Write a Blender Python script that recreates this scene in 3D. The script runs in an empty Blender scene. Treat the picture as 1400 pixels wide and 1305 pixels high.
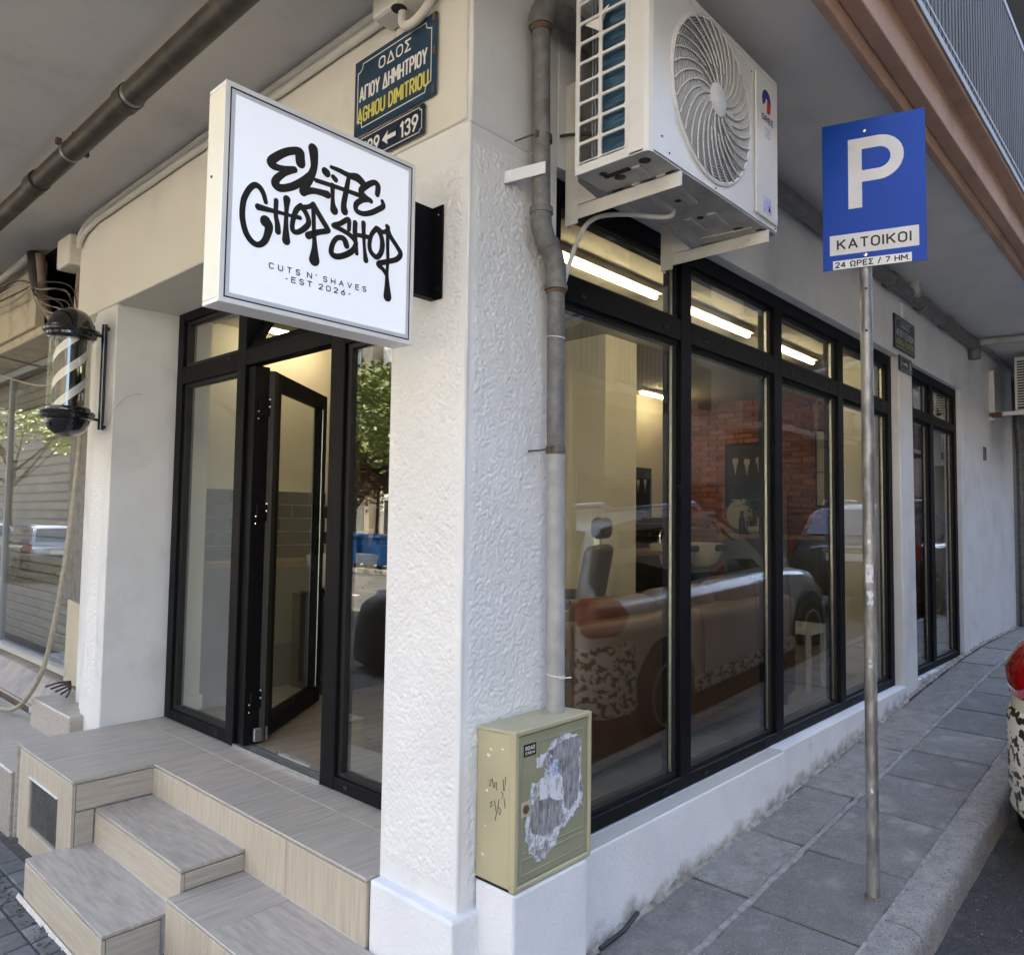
import bpy, bmesh, math, random
from mathutils import Vector, Matrix, noise
random.seed(7)
sc = bpy.context.scene
C = bpy.context.scene.collection
PI = math.pi
R = math.radians

# ------------------------------------------------------------------ camera, sky, sun, exposure
yaw, pitch, roll = R(42.62621795), R(3.20374166), R(0.81140559)
fw = Vector((math.cos(yaw)*math.cos(pitch), math.sin(yaw)*math.cos(pitch), math.sin(pitch)))
rt = Vector((math.sin(yaw), -math.cos(yaw), 0)); up = rt.cross(fw)
cr, sr = math.cos(roll), math.sin(roll)
rt, up = cr*rt+sr*up, -sr*rt+cr*up
cd = bpy.data.cameras.new('camera'); cam = bpy.data.objects.new('camera', cd); C.objects.link(cam)
cam.matrix_world = Matrix(((rt.x, up.x, -fw.x, 0), (rt.y, up.y, -fw.y, 0), (rt.z, up.z, -fw.z, 1.6), (0, 0, 0, 1)))
cd.sensor_fit = 'HORIZONTAL'; cd.sensor_width = 36; cd.lens = 36*1039.67/1400
cd.clip_start = .05; cd.clip_end = 800
sc.camera = cam

SUN_EL, SUN_AZ = R(52), R(62)          # direction towards the sun, measured from +x
wd = bpy.data.worlds.new('World'); sc.world = wd; wd.use_nodes = True
nt = wd.node_tree; bg = nt.nodes['Background']
sky = nt.nodes.new('ShaderNodeTexSky'); sky.sky_type = 'NISHITA'; sky.sun_disc = False
sky.sun_elevation = SUN_EL; sky.sun_rotation = PI/2-SUN_AZ; sky.air_density = 1.0; sky.dust_density = 2.5; sky.ozone_density = .35
nt.links.new(sky.outputs[0], bg.inputs[0]); bg.inputs[1].default_value = .15
sl = bpy.data.lights.new('sun', 'SUN'); sl.energy = 5; sl.angle = R(.5); sl.color = (1, .90, .74)
so = bpy.data.objects.new('sun', sl); C.objects.link(so); so.location = (0, 0, 30)
sd = Vector((math.cos(SUN_EL)*math.cos(SUN_AZ), math.cos(SUN_EL)*math.sin(SUN_AZ), math.sin(SUN_EL)))
so.rotation_euler = sd.to_track_quat('Z', 'Y').to_euler()
sc.view_settings.view_transform = 'Standard'; sc.view_settings.look = 'None'
sc.view_settings.exposure = 3.15; sc.view_settings.gamma = 1; sc.view_settings.use_curve_mapping = False
sc.cycles.max_bounces = 10; sc.cycles.diffuse_bounces = 5; sc.cycles.glossy_bounces = 5
sc.cycles.transparent_max_bounces = 16; sc.cycles.use_denoising = True
sc.cycles.sample_clamp_indirect = 8

# ------------------------------------------------------------------ materials
MAT = {}
def _n(t, k, **kw):
    n = t.nodes.new(k)
    for a, b in kw.items(): setattr(n, a, b)
    return n
def pm(name, c1, c2=None, scale=8, stretch=(1, 1, 1), rough=.6, metal=0, bump=0, bscale=None, bdist=.01,
       detail=5, lo=.35, hi=.65, rvar=0, dirt=None, dscale=2, dlo=.5, dhi=.7, spec=.5, coat=0, emis=None, estr=0, shift=True, rrough=0, speck=None, sscale=140, slo=.58, shi=.66, grime=None, nrough=.5):
    """procedural material: two colours mixed by noise, optional dirt patches and bump, per-object variation"""
    m = bpy.data.materials.new(name); m.use_nodes = True; t = m.node_tree; b = t.nodes['Principled BSDF']
    b.inputs['Roughness'].default_value = rough; b.inputs['Metallic'].default_value = metal
    b.inputs['Specular IOR Level'].default_value = spec; b.inputs['Coat Weight'].default_value = coat
    b.inputs['Coat Roughness'].default_value = .05
    c1 = (*c1, 1); L = t.links
    tc = _n(t, 'ShaderNodeTexCoord'); mp = _n(t, 'ShaderNodeMapping'); mp.inputs['Scale'].default_value = stretch
    vec = tc.outputs['Object']
    if shift:
        oi = _n(t, 'ShaderNodeObjectInfo'); ml = _n(t, 'ShaderNodeMath', operation='MULTIPLY'); ml.inputs[1].default_value = 37
        L.new(oi.outputs['Random'], ml.inputs[0]); va = _n(t, 'ShaderNodeVectorMath', operation='ADD')
        L.new(vec, va.inputs[0]); L.new(ml.outputs[0], va.inputs[1]); vec = va.outputs[0]
    L.new(vec, mp.inputs['Vector'])
    col = None
    if c2 is not None:
        nz = _n(t, 'ShaderNodeTexNoise'); nz.inputs['Scale'].default_value = scale; nz.inputs['Detail'].default_value = detail; nz.inputs['Roughness'].default_value = nrough
        L.new(mp.outputs[0], nz.inputs['Vector'])
        rp = _n(t, 'ShaderNodeValToRGB'); rp.color_ramp.elements[0].position = lo; rp.color_ramp.elements[1].position = hi
        rp.color_ramp.elements[0].color = c1; rp.color_ramp.elements[1].color = (*c2, 1)
        L.new(nz.outputs[0], rp.inputs[0]); col = rp.outputs[0]
        if rrough:
            mr = _n(t, 'ShaderNodeMapRange'); mr.inputs['To Min'].default_value = rough; mr.inputs['To Max'].default_value = rough+rrough
            L.new(nz.outputs[0], mr.inputs['Value']); L.new(mr.outputs[0], b.inputs['Roughness'])
    if dirt is not None:
        nd = _n(t, 'ShaderNodeTexNoise'); nd.inputs['Scale'].default_value = dscale; nd.inputs['Detail'].default_value = 8; nd.inputs['Roughness'].default_value = .65
        L.new(vec, nd.inputs['Vector'])
        mr = _n(t, 'ShaderNodeMapRange'); mr.inputs['From Min'].default_value = dlo; mr.inputs['From Max'].default_value = dhi
        L.new(nd.outputs[0], mr.inputs['Value'])
        mx = _n(t, 'ShaderNodeMix', data_type='RGBA'); L.new(mr.outputs[0], mx.inputs['Factor'])
        if col is None: mx.inputs['A'].default_value = c1
        else: L.new(col, mx.inputs['A'])
        mx.inputs['B'].default_value = (*dirt, 1); col = mx.outputs['Result']
    for (cc, sc_i, l0, l1, grm) in ([(speck, sscale, slo, shi, False)] if speck else [])+([(grime, 9, .0, 1, True)] if grime else []):
        ns = _n(t, 'ShaderNodeTexNoise'); ns.inputs['Scale'].default_value = sc_i; ns.inputs['Detail'].default_value = 3 if not grm else 8; ns.inputs['Roughness'].default_value = .6
        L.new(vec if not grm else tc.outputs['Object'], ns.inputs['Vector'])
        if grm:      # splash dirt just above the sloping pavement
            gp = _n(t, 'ShaderNodeNewGeometry'); sx = _n(t, 'ShaderNodeSeparateXYZ'); L.new(gp.outputs['Position'], sx.inputs[0])
            g1 = _n(t, 'ShaderNodeMath', operation='MULTIPLY_ADD'); g1.inputs[1].default_value = -.065; g1.inputs[2].default_value = .133; L.new(sx.outputs['X'], g1.inputs[0])
            g2 = _n(t, 'ShaderNodeMath', operation='ADD'); L.new(g1.outputs[0], g2.inputs[0]); L.new(sx.outputs['Z'], g2.inputs[1])
            g3 = _n(t, 'ShaderNodeMapRange'); g3.inputs['From Min'].default_value = .0; g3.inputs['From Max'].default_value = .16; g3.inputs['To Min'].default_value = .46; g3.inputs['To Max'].default_value = -.25; L.new(g2.outputs[0], g3.inputs['Value'])
            g4 = _n(t, 'ShaderNodeMath', operation='ADD'); L.new(g3.outputs[0], g4.inputs[0]); L.new(ns.outputs[0], g4.inputs[1]); src = g4.outputs[0]; l0, l1 = .62, .98
        else: src = ns.outputs[0]
        ms = _n(t, 'ShaderNodeMapRange'); ms.inputs['From Min'].default_value = l0; ms.inputs['From Max'].default_value = l1; L.new(src, ms.inputs['Value'])
        mx = _n(t, 'ShaderNodeMix', data_type='RGBA'); L.new(ms.outputs[0], mx.inputs['Factor'])
        if col is None: mx.inputs['A'].default_value = c1
        else: L.new(col, mx.inputs['A'])
        mx.inputs['B'].default_value = (*cc, 1); col = mx.outputs['Result']
    if rvar:
        oi2 = _n(t, 'ShaderNodeObjectInfo'); mr = _n(t, 'ShaderNodeMapRange'); mr.inputs['To Min'].default_value = 1-rvar; mr.inputs['To Max'].default_value = 1+rvar
        L.new(oi2.outputs['Random'], mr.inputs['Value']); hs = _n(t, 'ShaderNodeHueSaturation')
        if col is None: hs.inputs['Color'].default_value = c1
        else: L.new(col, hs.inputs['Color'])
        L.new(mr.outputs[0], hs.inputs['Value']); col = hs.outputs[0]
    if col is None: b.inputs['Base Color'].default_value = c1
    else: L.new(col, b.inputs['Base Color'])
    if bump:
        nb = _n(t, 'ShaderNodeTexNoise'); nb.inputs['Scale'].default_value = bscale or scale*4; nb.inputs['Detail'].default_value = 6
        L.new(mp.outputs[0], nb.inputs['Vector']); bp = _n(t, 'ShaderNodeBump'); bp.inputs['Strength'].default_value = bump; bp.inputs['Distance'].default_value = bdist
        L.new(nb.outputs[0], bp.inputs['Height']); L.new(bp.outputs[0], b.inputs['Normal'])
    if emis:
        b.inputs['Emission Color'].default_value = (*emis, 1); b.inputs['Emission Strength'].default_value = estr
    MAT[name] = m; return m
def glassmat(name, tint=(.93, .96, .94), f0=.055, rough=0.0, pw_=4.5):
    m = bpy.data.materials.new(name); m.use_nodes = True; t = m.node_tree; t.nodes.clear(); L = t.links
    o = _n(t, 'ShaderNodeOutputMaterial'); mix = _n(t, 'ShaderNodeMixShader'); tr = _n(t, 'ShaderNodeBsdfTransparent'); gl = _n(t, 'ShaderNodeBsdfGlossy')
    tr.inputs[0].default_value = (*tint, 1); gl.inputs[0].default_value = (1, 1, 1, 1); gl.inputs['Roughness'].default_value = rough
    lw = _n(t, 'ShaderNodeLayerWeight'); lw.inputs[0].default_value = .5
    pw = _n(t, 'ShaderNodeMath', operation='POWER'); pw.inputs[1].default_value = pw_; L.new(lw.outputs['Facing'], pw.inputs[0])
    ma = _n(t, 'ShaderNodeMath', operation='MULTIPLY_ADD'); ma.inputs[1].default_value = 1-f0; ma.inputs[2].default_value = f0
    L.new(pw.outputs[0], ma.inputs[0]); L.new(ma.outputs[0], mix.inputs[0]); L.new(tr.outputs[0], mix.inputs[1]); L.new(gl.outputs[0], mix.inputs[2]); L.new(mix.outputs[0], o.inputs[0])
    MAT[name] = m; return m
def mottle(name, c1, c2, scale, thr=.5, rough=.5):
    """hard-edged blotches (camouflage print)"""
    return pm(name, c1, c2, scale=scale, lo=thr-.01, hi=thr+.01, rough=rough, detail=1, shift=False)

pm('plaster', (.74, .735, .72), (.68, .675, .665), scale=3, rough=.85, bump=.25, bscale=90, bdist=.004, dirt=(.54, .53, .505), dscale=2.2, dlo=.52, dhi=.78)
pm('plaster_relief', (.76, .755, .74), (.71, .705, .69), scale=3, rough=.75, bump=.15, bscale=140, bdist=.002)
pm('cream_plaster', (.70, .665, .585), (.67, .635, .555), scale=3, rough=.85, bump=.2, bscale=80, bdist=.004, dirt=(.50, .47, .41), dscale=1.3, dlo=.58, dhi=.9)
pm('old_cream', (.55, .49, .35), (.48, .43, .32), scale=3, rough=.9, bump=.3, bscale=60, dirt=(.22, .19, .14), dscale=2.5, dlo=.5, dhi=.75)
pm('skirting_paint', (.76, .765, .77), (.70, .705, .71), scale=4, rough=.8, bump=.45, bscale=70, bdist=.006, dirt=(.5, .49, .47), dscale=5, dlo=.62, dhi=.85, grime=(.30, .28, .25))
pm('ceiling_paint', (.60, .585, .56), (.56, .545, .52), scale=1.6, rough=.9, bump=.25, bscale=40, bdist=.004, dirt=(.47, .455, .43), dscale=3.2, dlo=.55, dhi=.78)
pm('salmon_paint', (.44, .28, .205), (.36, .23, .17), scale=2.5, rough=.85, bump=.5, bscale=30, bdist=.008, dirt=(.20, .14, .12), dscale=3, dlo=.55, dhi=.8)
pm('travertine', (.46, .41, .35), (.32, .285, .245), scale=2.4, nrough=.65, stretch=(1.6, 24, 24), rough=.35, detail=7, lo=.36, hi=.68, rvar=.05, bump=.08, bscale=12, bdist=.002, rrough=.2)
pm('travertine_h', (.53, .465, .36), (.43, .37, .285), scale=2.4, nrough=.65, stretch=(24, 1.6, 24), rough=.35, detail=7, lo=.36, hi=.68, rvar=.05, rrough=.2)
pm('travertine_y', (.46, .41, .35), (.31, .275, .235), scale=2.4, nrough=.65, stretch=(20, 2.6, 20), rough=.35, detail=7, lo=.36, hi=.68, rvar=.05, bump=.08, bscale=12, bdist=.002, rrough=.2)
pm('travertine_v', (.54, .47, .36), (.42, .36, .275), scale=2.4, nrough=.65, stretch=(24, 24, 1.6), rough=.35, detail=7, lo=.36, hi=.68, rvar=.05, bump=.08, bscale=12, bdist=.002, rrough=.2)
pm('grout', (.62, .58, .50), (.52, .48, .42), scale=30, rough=.9)
pm('brown_stone', (.30, .22, .15), (.20, .15, .105), scale=5, rough=.5, detail=8, dirt=(.1, .08, .06), dscale=3)
pm('slab_stone', (.185, .172, .155), (.115, .108, .099), scale=9, nrough=.72, speck=(.30, .285, .26), sscale=150, slo=.56, shi=.68, rough=.62, detail=12, rvar=.16, bump=.5, bscale=80, bdist=.005, dirt=(.29, .275, .25), dscale=4.5, dlo=.54, dhi=.70, rrough=.25)
pm('edge_concrete', (.27, .25, .225), (.14, .132, .12), nrough=.75, speck=(.32, .30, .27), sscale=110, slo=.57, shi=.66, scale=12, rough=.85, detail=9, rvar=.12, bump=.8, bscale=50, bdist=.008, dirt=(.26, .255, .24), dscale=6, dlo=.55, dhi=.72)
pm('joint_dark', (.07, .065, .058), (.04, .037, .034), scale=20, rough=.95, bump=.6, bscale=90, bdist=.006, dirt=(.16, .15, .13), dscale=14, dlo=.58, dhi=.7)
pm('joint_mortar', (.36, .335, .30), (.22, .205, .185), scale=20, rough=.95, bump=.8, bscale=90, bdist=.006, dirt=(.33, .31, .28), dscale=9, dlo=.58, dhi=.7)
pm('fillet_mortar', (.40, .37, .32), (.20, .17, .14), scale=16, rough=.95, detail=9, bump=1, bscale=80, bdist=.01)
pm('kerb_stone', (.34, .32, .29), (.19, .18, .165), nrough=.75, speck=(.07, .068, .064), sscale=120, slo=.58, shi=.66, scale=16, rough=.85, detail=10, rvar=.1, bump=1, bscale=75, bdist=.010, dirt=(.27, .27, .26), dscale=7, dlo=.55, dhi=.75)
pm('asphalt', (.05, .05, .05), (.035, .034, .033), scale=30, rough=.9, bump=.9, bscale=220, bdist=.008, dirt=(.13, .115, .095), dscale=3, dlo=.5, dhi=.66, speck=(.16, .15, .14), sscale=170)
pm('paver', (.10, .10, .098), (.065, .065, .064), scale=12, rough=.75, rvar=.3, bump=.6, bscale=60, bdist=.005, dirt=(.2, .2, .19), dscale=6)
pm('debris', (.30, .28, .24), (.12, .10, .08), scale=90, rough=.95, rvar=.5)
pm('black_metal', (.005, .005, .006), (.007, .007, .008), scale=20, rough=.5, spec=.12)
pm('gasket', (.006, .006, .006), rough=.6)
pm('aluminium_strip', (.62, .63, .64), (.5, .51, .52), scale=30, metal=.9, rough=.35)
pm('steel', (.42, .43, .44), (.30, .31, .32), scale=18, stretch=(1, 1, .4), metal=.85, rough=.42, detail=6, dirt=(.22, .19, .15), dscale=9, dlo=.6, dhi=.8)
pm('galvanised', (.40, .40, .39), (.24, .242, .24), scale=26, stretch=(1, 1, .35), metal=.7, rough=.5, detail=5, lo=.42, hi=.58, dirt=(.36, .27, .20), dscale=12, dlo=.62, dhi=.78, bump=.2, bscale=60, bdist=.002, shift=False)
pm('old_pipe', (.21, .207, .196), (.115, .112, .105), scale=18, nrough=.7, rough=.6, metal=.2, detail=9, dirt=(.13, .10, .07), dscale=5, dlo=.54, dhi=.76, bump=.35, bscale=60, bdist=.003)
pm('pale_pipe', (.42, .415, .40), (.32, .315, .305), scale=12, rough=.6, detail=7, dirt=(.30, .29, .27), dscale=9, dlo=.55, dhi=.75, bump=.3, bscale=60, bdist=.003)
pm('rust_steel', (.18, .15, .12), (.09, .065, .05), scale=60, metal=.4, rough=.7)
pm('collar_mound', (.20, .155, .115), (.12, .10, .08), scale=60, rough=.95, bump=.8, bscale=90)
pm('rust', (.16, .085, .05), (.09, .055, .04), scale=30, rough=.9)
pm('trunking', (.66, .63, .56), (.6, .57, .5), scale=6, rough=.7, dirt=(.42, .4, .36), dscale=6, dlo=.6, dhi=.85)
pm('cable_black', (.03, .028, .026), rough=.6)
pm('cable_beige', (.40, .36, .28), (.30, .27, .21), scale=30, rough=.7)
pm('white_case', (.72, .715, .69), (.66, .65, .62), scale=3, rough=.35, dirt=(.55, .53, .48), dscale=2.5, dlo=.55, dhi=.85)
pm('white_bracket', (.68, .665, .62), (.60, .585, .54), scale=8, rough=.5, dirt=(.42, .38, .3), dscale=9, dlo=.62, dhi=.8)
pm('fan_grille', (.58, .575, .56), rough=.45)
pm('fan_blade', (.30, .295, .285), rough=.5)
pm('fan_dark', (.045, .045, .045), rough=.7)
pm('base_pan', (.48, .475, .46), (.36, .35, .34), scale=9, rough=.5, metal=.2, dirt=(.2, .19, .17), dscale=6, dlo=.58, dhi=.8)
pm('coil_blue', (.06, .14, .22), (.02, .055, .10), scale=7, stretch=(1, 1.5, 14), rough=.5, metal=.3, bump=.4, bscale=20)
pm('sign_white', (.84, .84, .83), (.80, .795, .78), scale=5, rough=.4, dirt=(.66, .63, .55), dscale=7, dlo=.6, dhi=.9)
pm('sign_face', (.74, .76, .82), rough=.12, coat=.5, emis=(.82, .88, 1), estr=.052)
pm('sign_cream_side', (.80, .78, .68), (.75, .73, .62), scale=6, rough=.5)
pm('dim_glow_rim', (.68, .70, .76), rough=.15, coat=.5)  # greyer colour paints the weaker glow along the face edge
pm('ink_black', (.008, .008, .009), rough=.35)
pm('enamel_blue', (.018, .055, .10), (.012, .04, .08), scale=9, rough=.25, coat=.4, dirt=(.10, .11, .12), dscale=12, dlo=.66, dhi=.72)
pm('enamel_navy', (.012, .02, .045), (.01, .016, .03), scale=9, rough=.3, coat=.3, dirt=(.10, .10, .12), dscale=14, dlo=.66, dhi=.74)
pm('enamel_white', (.75, .75, .72), rough=.4)
pm('enamel_yellow', (.62, .56, .12), rough=.4)
pm('sign_blue', (.006, .062, .40), (.005, .055, .36), scale=2, rough=.32, spec=.22)
pm('sign_letter', (.70, .70, .68), (.62, .62, .60), scale=8, rough=.45, dirt=(.45, .47, .42), dscale=14, dlo=.62, dhi=.8)
pm('meter_plastic', (.47, .425, .27), (.41, .37, .235), scale=4, rough=.55, dirt=(.36, .31, .18), dscale=5, dlo=.55, dhi=.8)
pm('meter_door', (.31, .305, .195), (.26, .258, .17), scale=5, rough=.5, dirt=(.25, .24, .15), dscale=6, dlo=.55, dhi=.8)
pm('torn_paper', (.70, .70, .73), (.20, .19, .20), nrough=.7, scale=22, stretch=(1.3, 1, .9), rough=.9, detail=10, lo=.47, hi=.6, bump=.5, bscale=60, bdist=.004)
pm('torn_grey', (.40, .39, .39), (.12, .118, .12), nrough=.75, scale=34, stretch=(2, 1, .6), rough=.9, detail=9, lo=.4, hi=.62, shift=True)
pm('beige_wall', (.64, .58, .455), (.60, .545, .425), scale=2, rough=.85)
pm('white_inner', (.68, .65, .56), (.63, .60, .52), scale=2, rough=.8)
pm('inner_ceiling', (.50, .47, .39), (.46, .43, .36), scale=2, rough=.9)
pm('brick', (.36, .135, .08), (.26, .095, .06), scale=14, rough=.85, rvar=.3, bump=.5, bscale=60, bdist=.004)
pm('brick_joint', (.34, .20, .145), (.26, .15, .11), scale=30, rough=.95)
pm('wood_tile', (.33, .285, .225), (.22, .19, .155), scale=2, stretch=(1.2, 15, 15), rough=.28, detail=7, rvar=.07)
pm('black_tile', (.035, .037, .042), (.028, .03, .034), scale=6, rough=.15, rvar=.25)
pm('pale_joint', (.5, .48, .43), rough=.9)
pm('counter_dark', (.02, .02, .02), (.027, .026, .025), scale=8, rough=.4)
pm('cabinet_grey', (.13, .135, .135), (.11, .115, .115), scale=3, rough=.5)
pm('cabinet_olive', (.06, .07, .055), (.05, .06, .047), scale=3, rough=.5)
pm('wood_top', (.30, .19, .10), (.20, .12, .06), scale=3, stretch=(2, 14, 14), rough=.45)
pm('ceramic', (.75, .73, .68), rough=.12, coat=.6)
pm('tan_leather', (.125, .066, .040), (.09, .047, .028), scale=5, rough=.42, bump=.3, bscale=50, bdist=.004, dirt=(.10, .045, .022), dscale=3)
pm('olive_leather', (.065, .06, .04), (.048, .044, .03), scale=6, rough=.42, bump=.2, bscale=60)
pm('chrome', (.7, .7, .7), metal=1, rough=.12)
pm('tube_white', (.9, .85, .6), emis=(1, .84, .56), estr=5.2)
pm('poster_dark', (.022, .026, .026), (.035, .04, .038), scale=6, rough=.25)
pm('poster_cream', (.55, .50, .38), (.48, .43, .32), scale=8, rough=.4)
pm('skin_print', (.50, .40, .33), rough=.4)
pm('shirt_print', (.38, .38, .38), rough=.4)
pm('suit_print', (.006, .007, .008), rough=.4)
pm('plant_green', (.03, .07, .02), (.015, .04, .012), scale=20, rough=.7)
pm('bottle_dark', (.02, .018, .016), rough=.15, rvar=.5)
pm('bottle_pale', (.5, .48, .42), rough=.25, rvar=.3)
pm('terracotta_red', (.32, .03, .02), rough=.5)
pm('leaf', (.24, .28, .05), (.10, .14, .028), scale=3, rough=.6, rvar=.3)
pm('leaf_dry', (.25, .10, .03), (.13, .09, .02), scale=3, rough=.6)
pm('bark', (.10, .075, .05), (.05, .04, .03), scale=12, stretch=(1, 1, .3), rough=.95, bump=.8, bscale=20)
pm('car_pearl', (.60, .575, .52), rough=.28, coat=1)
pm('car_silver', (.32, .34, .37), rough=.3, metal=.5, coat=1)
pm('car_dark', (.03, .035, .05), rough=.3, coat=1)
pm('car_black', (.01, .01, .011), rough=.35)
pm('car_glass', (.012, .014, .015), rough=.03, spec=.9, coat=1)
pm('tail_red', (.36, .004, .006), (.22, .003, .005), scale=60, stretch=(1, 1, .2), rough=.08, coat=1)
pm('tail_pale', (.7, .6, .6), rough=.1, coat=1)
pm('amber_lens', (.7, .18, .02), rough=.1, coat=1)
mottle('camo_print', (.70, .68, .62), (.02, .02, .02), 27, .54, .35)
pm('tyre', (.015, .015, .015), rough=.85)
pm('alloy', (.42, .43, .44), metal=.8, rough=.3)
pm('facade_a', (.66, .55, .40), (.55, .47, .36), scale=1, rough=.9, dirt=(.42, .36, .28), dscale=.5)
pm('facade_b', (.30, .285, .26), (.25, .24, .22), scale=1, rough=.9, dirt=(.30, .29, .27), dscale=.6)
pm('facade_c', (.62, .60, .55), (.56, .54, .5), scale=1, rough=.9)
pm('shutter_pale', (.36, .35, .30), (.30, .292, .25), scale=4, rough=.5)
pm('shutter_grey', (.26, .265, .24), (.22, .225, .205), scale=4, rough=.5)
pm('bin_blue', (.01, .13, .42), rough=.4)
pm('cloth_black', (.014, .014, .015), (.02, .02, .02), scale=8, rough=.55, bump=.5, bscale=10, bdist=.02)
pm('railing_grey', (.085, .083, .083), (.065, .064, .064), scale=3, rough=.75, metal=0, rvar=.15)
pm('awning_white', (.6, .6, .58), rough=.7)
pm('line_paint', (.6, .6, .58), rough=.8)
pm('gutter_grey', (.26, .27, .28), rough=.6)
pm('soffit_dark', (.22, .21, .21), (.18, .175, .175), scale=2, rough=.9)
pm('brand_blue', (.02, .02, .20), rough=.4); pm('brand_red', (.55, .03, .03), rough=.4)
pm('sticker_blue', (.55, .60, .74), (.30, .36, .62), scale=120, rough=.4, lo=.48, hi=.52, detail=1)
pm('black_gloss', (.008, .008, .009), rough=.12, coat=1)
pm('old_pipe_dark', (.06, .053, .04), (.035, .031, .025), scale=14, rough=.5, metal=.3, detail=7, dirt=(.12, .10, .07), dscale=6, dlo=.5, dhi=.75, bump=.3, bscale=60, bdist=.003)
glassmat('pane_glass', f0=.11); glassmat('pane_glass_door', f0=.05); glassmat('tube_glass', tint=(.97, .97, .95), f0=.06)
glassmat('shop_glass', tint=(.88, .88, .84), f0=.075); glassmat('shutter_glass', tint=(.9, .9, .88), f0=.05, pw_=5.5)

# ------------------------------------------------------------------ mesh helpers
class MB:
    def __init__(s): s.v = []; s.f = []
    def quad(s, *p):
        n = len(s.v); s.v += [tuple(q) for q in p]; s.f.append(tuple(range(n, n+len(p)))); return s
    def box(s, x0, x1, y0, y1, z0, z1, fn=None):
        n = len(s.v)
        P = [(x, y, z) for z in (z0, z1) for y in (y0, y1) for x in (x0, x1)]
        if fn: P = [fn(*p) for p in P]
        s.v += P
        for f in ((0, 2, 3, 1), (4, 5, 7, 6), (0, 1, 5, 4), (2, 6, 7, 3), (0, 4, 6, 2), (1, 3, 7, 5)): s.f.append(tuple(n+i for i in f))
        return s
    def obox(s, c, ax, ay, az, hx, hy, hz):
        c = Vector(c); ax, ay, az = Vector(ax).normalized(), Vector(ay).normalized(), Vector(az).normalized()
        return s.box(-hx, hx, -hy, hy, -hz, hz, lambda x, y, z: tuple(c+ax*x+ay*y+az*z))
    def tube(s, pts, r, n=8, closed=False, caps=True):
        pts = [Vector(p) for p in pts]; N = len(pts); base = len(s.v)
        rr = r if isinstance(r, (list, tuple)) else [r]*N
        prev = None
        for i, p in enumerate(pts):
            a = pts[i-1] if (i or closed) else p; b = pts[(i+1) % N] if (i < N-1 or closed) else p
            d = (b-a).normalized() if (b-a).length > 1e-9 else Vector((0, 0, 1))
            if prev is None:
                u = d.orthogonal().normalized()
            else:
                u = prev-d*prev.dot(d); u = u.normalized() if u.length > 1e-6 else d.orthogonal().normalized()
            prev = u; w = d.cross(u)
            for k in range(n):
                t = 2*PI*k/n; s.v.append(tuple(p+(u*math.cos(t)+w*math.sin(t))*rr[i]))
        for i in range(N if closed else N-1):
            j = (i+1) % N
            for k in range(n):
                l = (k+1) % n; s.f.append((base+i*n+k, base+i*n+l, base+j*n+l, base+j*n+k))
        if caps and not closed:
            s.f.append(tuple(base+k for k in reversed(range(n)))); s.f.append(tuple(base+(N-1)*n+k for k in range(n)))
        return s
    def lathe(s, c, prof, n=24, axis=(0, 0, 1)):
        c = Vector(c); d = Vector(axis).normalized(); u = d.orthogonal().normalized(); w = d.cross(u); base = len(s.v)
        for r, z in prof:
            for k in range(n):
                t = 2*PI*k/n; s.v.append(tuple(c+d*z+(u*math.cos(t)+w*math.sin(t))*max(r, 1e-4)))
        m = len(prof)
        for i in range(m-1):
            for k in range(n):
                l = (k+1) % n; s.f.append((base+i*n+k, base+i*n+l, base+(i+1)*n+l, base+(i+1)*n+k))
        s.f.append(tuple(base+k for k in reversed(range(n)))); s.f.append(tuple(base+(m-1)*n+k for k in range(n)))
        return s
    def prism(s, poly, o, ux, uy, depth):
        """extrude a polygon given in (a,b) along ux, uy by depth against the normal"""
        o, ux, uy = Vector(o), Vector(ux), Vector(uy); nn = ux.cross(uy).normalized(); n = len(s.v); m = len(poly)
        for k in (0, 1):
            for a, b in poly: s.v.append(tuple(o+ux*a+uy*b-nn*depth*k))
        s.f.append(tuple(range(n, n+m))); s.f.append(tuple(reversed(range(n+m, n+2*m))))
        for i in range(m):
            j = (i+1) % m; s.f.append((n+i, n+m+i, n+m+j, n+j))
        return s
    def mb(s, o):
        n = len(s.v); s.v += o.v; s.f += [tuple(i+n for i in f) for f in o.f]; return s
    def xf(s, fn): s.v = [tuple(fn(*p)) for p in s.v]; return s
ORG = {}
def tag(o, label=None, cat=None, group=None, kind=None):
    if label: o['label'] = label
    if cat: o['category'] = cat
    if group: o['group'] = group
    if kind: o['kind'] = kind
    return o
def thing(name, label, cat, loc, group=None):
    o = bpy.data.objects.new(name, None); C.objects.link(o); o.location = loc; o.empty_display_size = .1
    ORG[o] = Vector(loc); return tag(o, label, cat, group)
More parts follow.
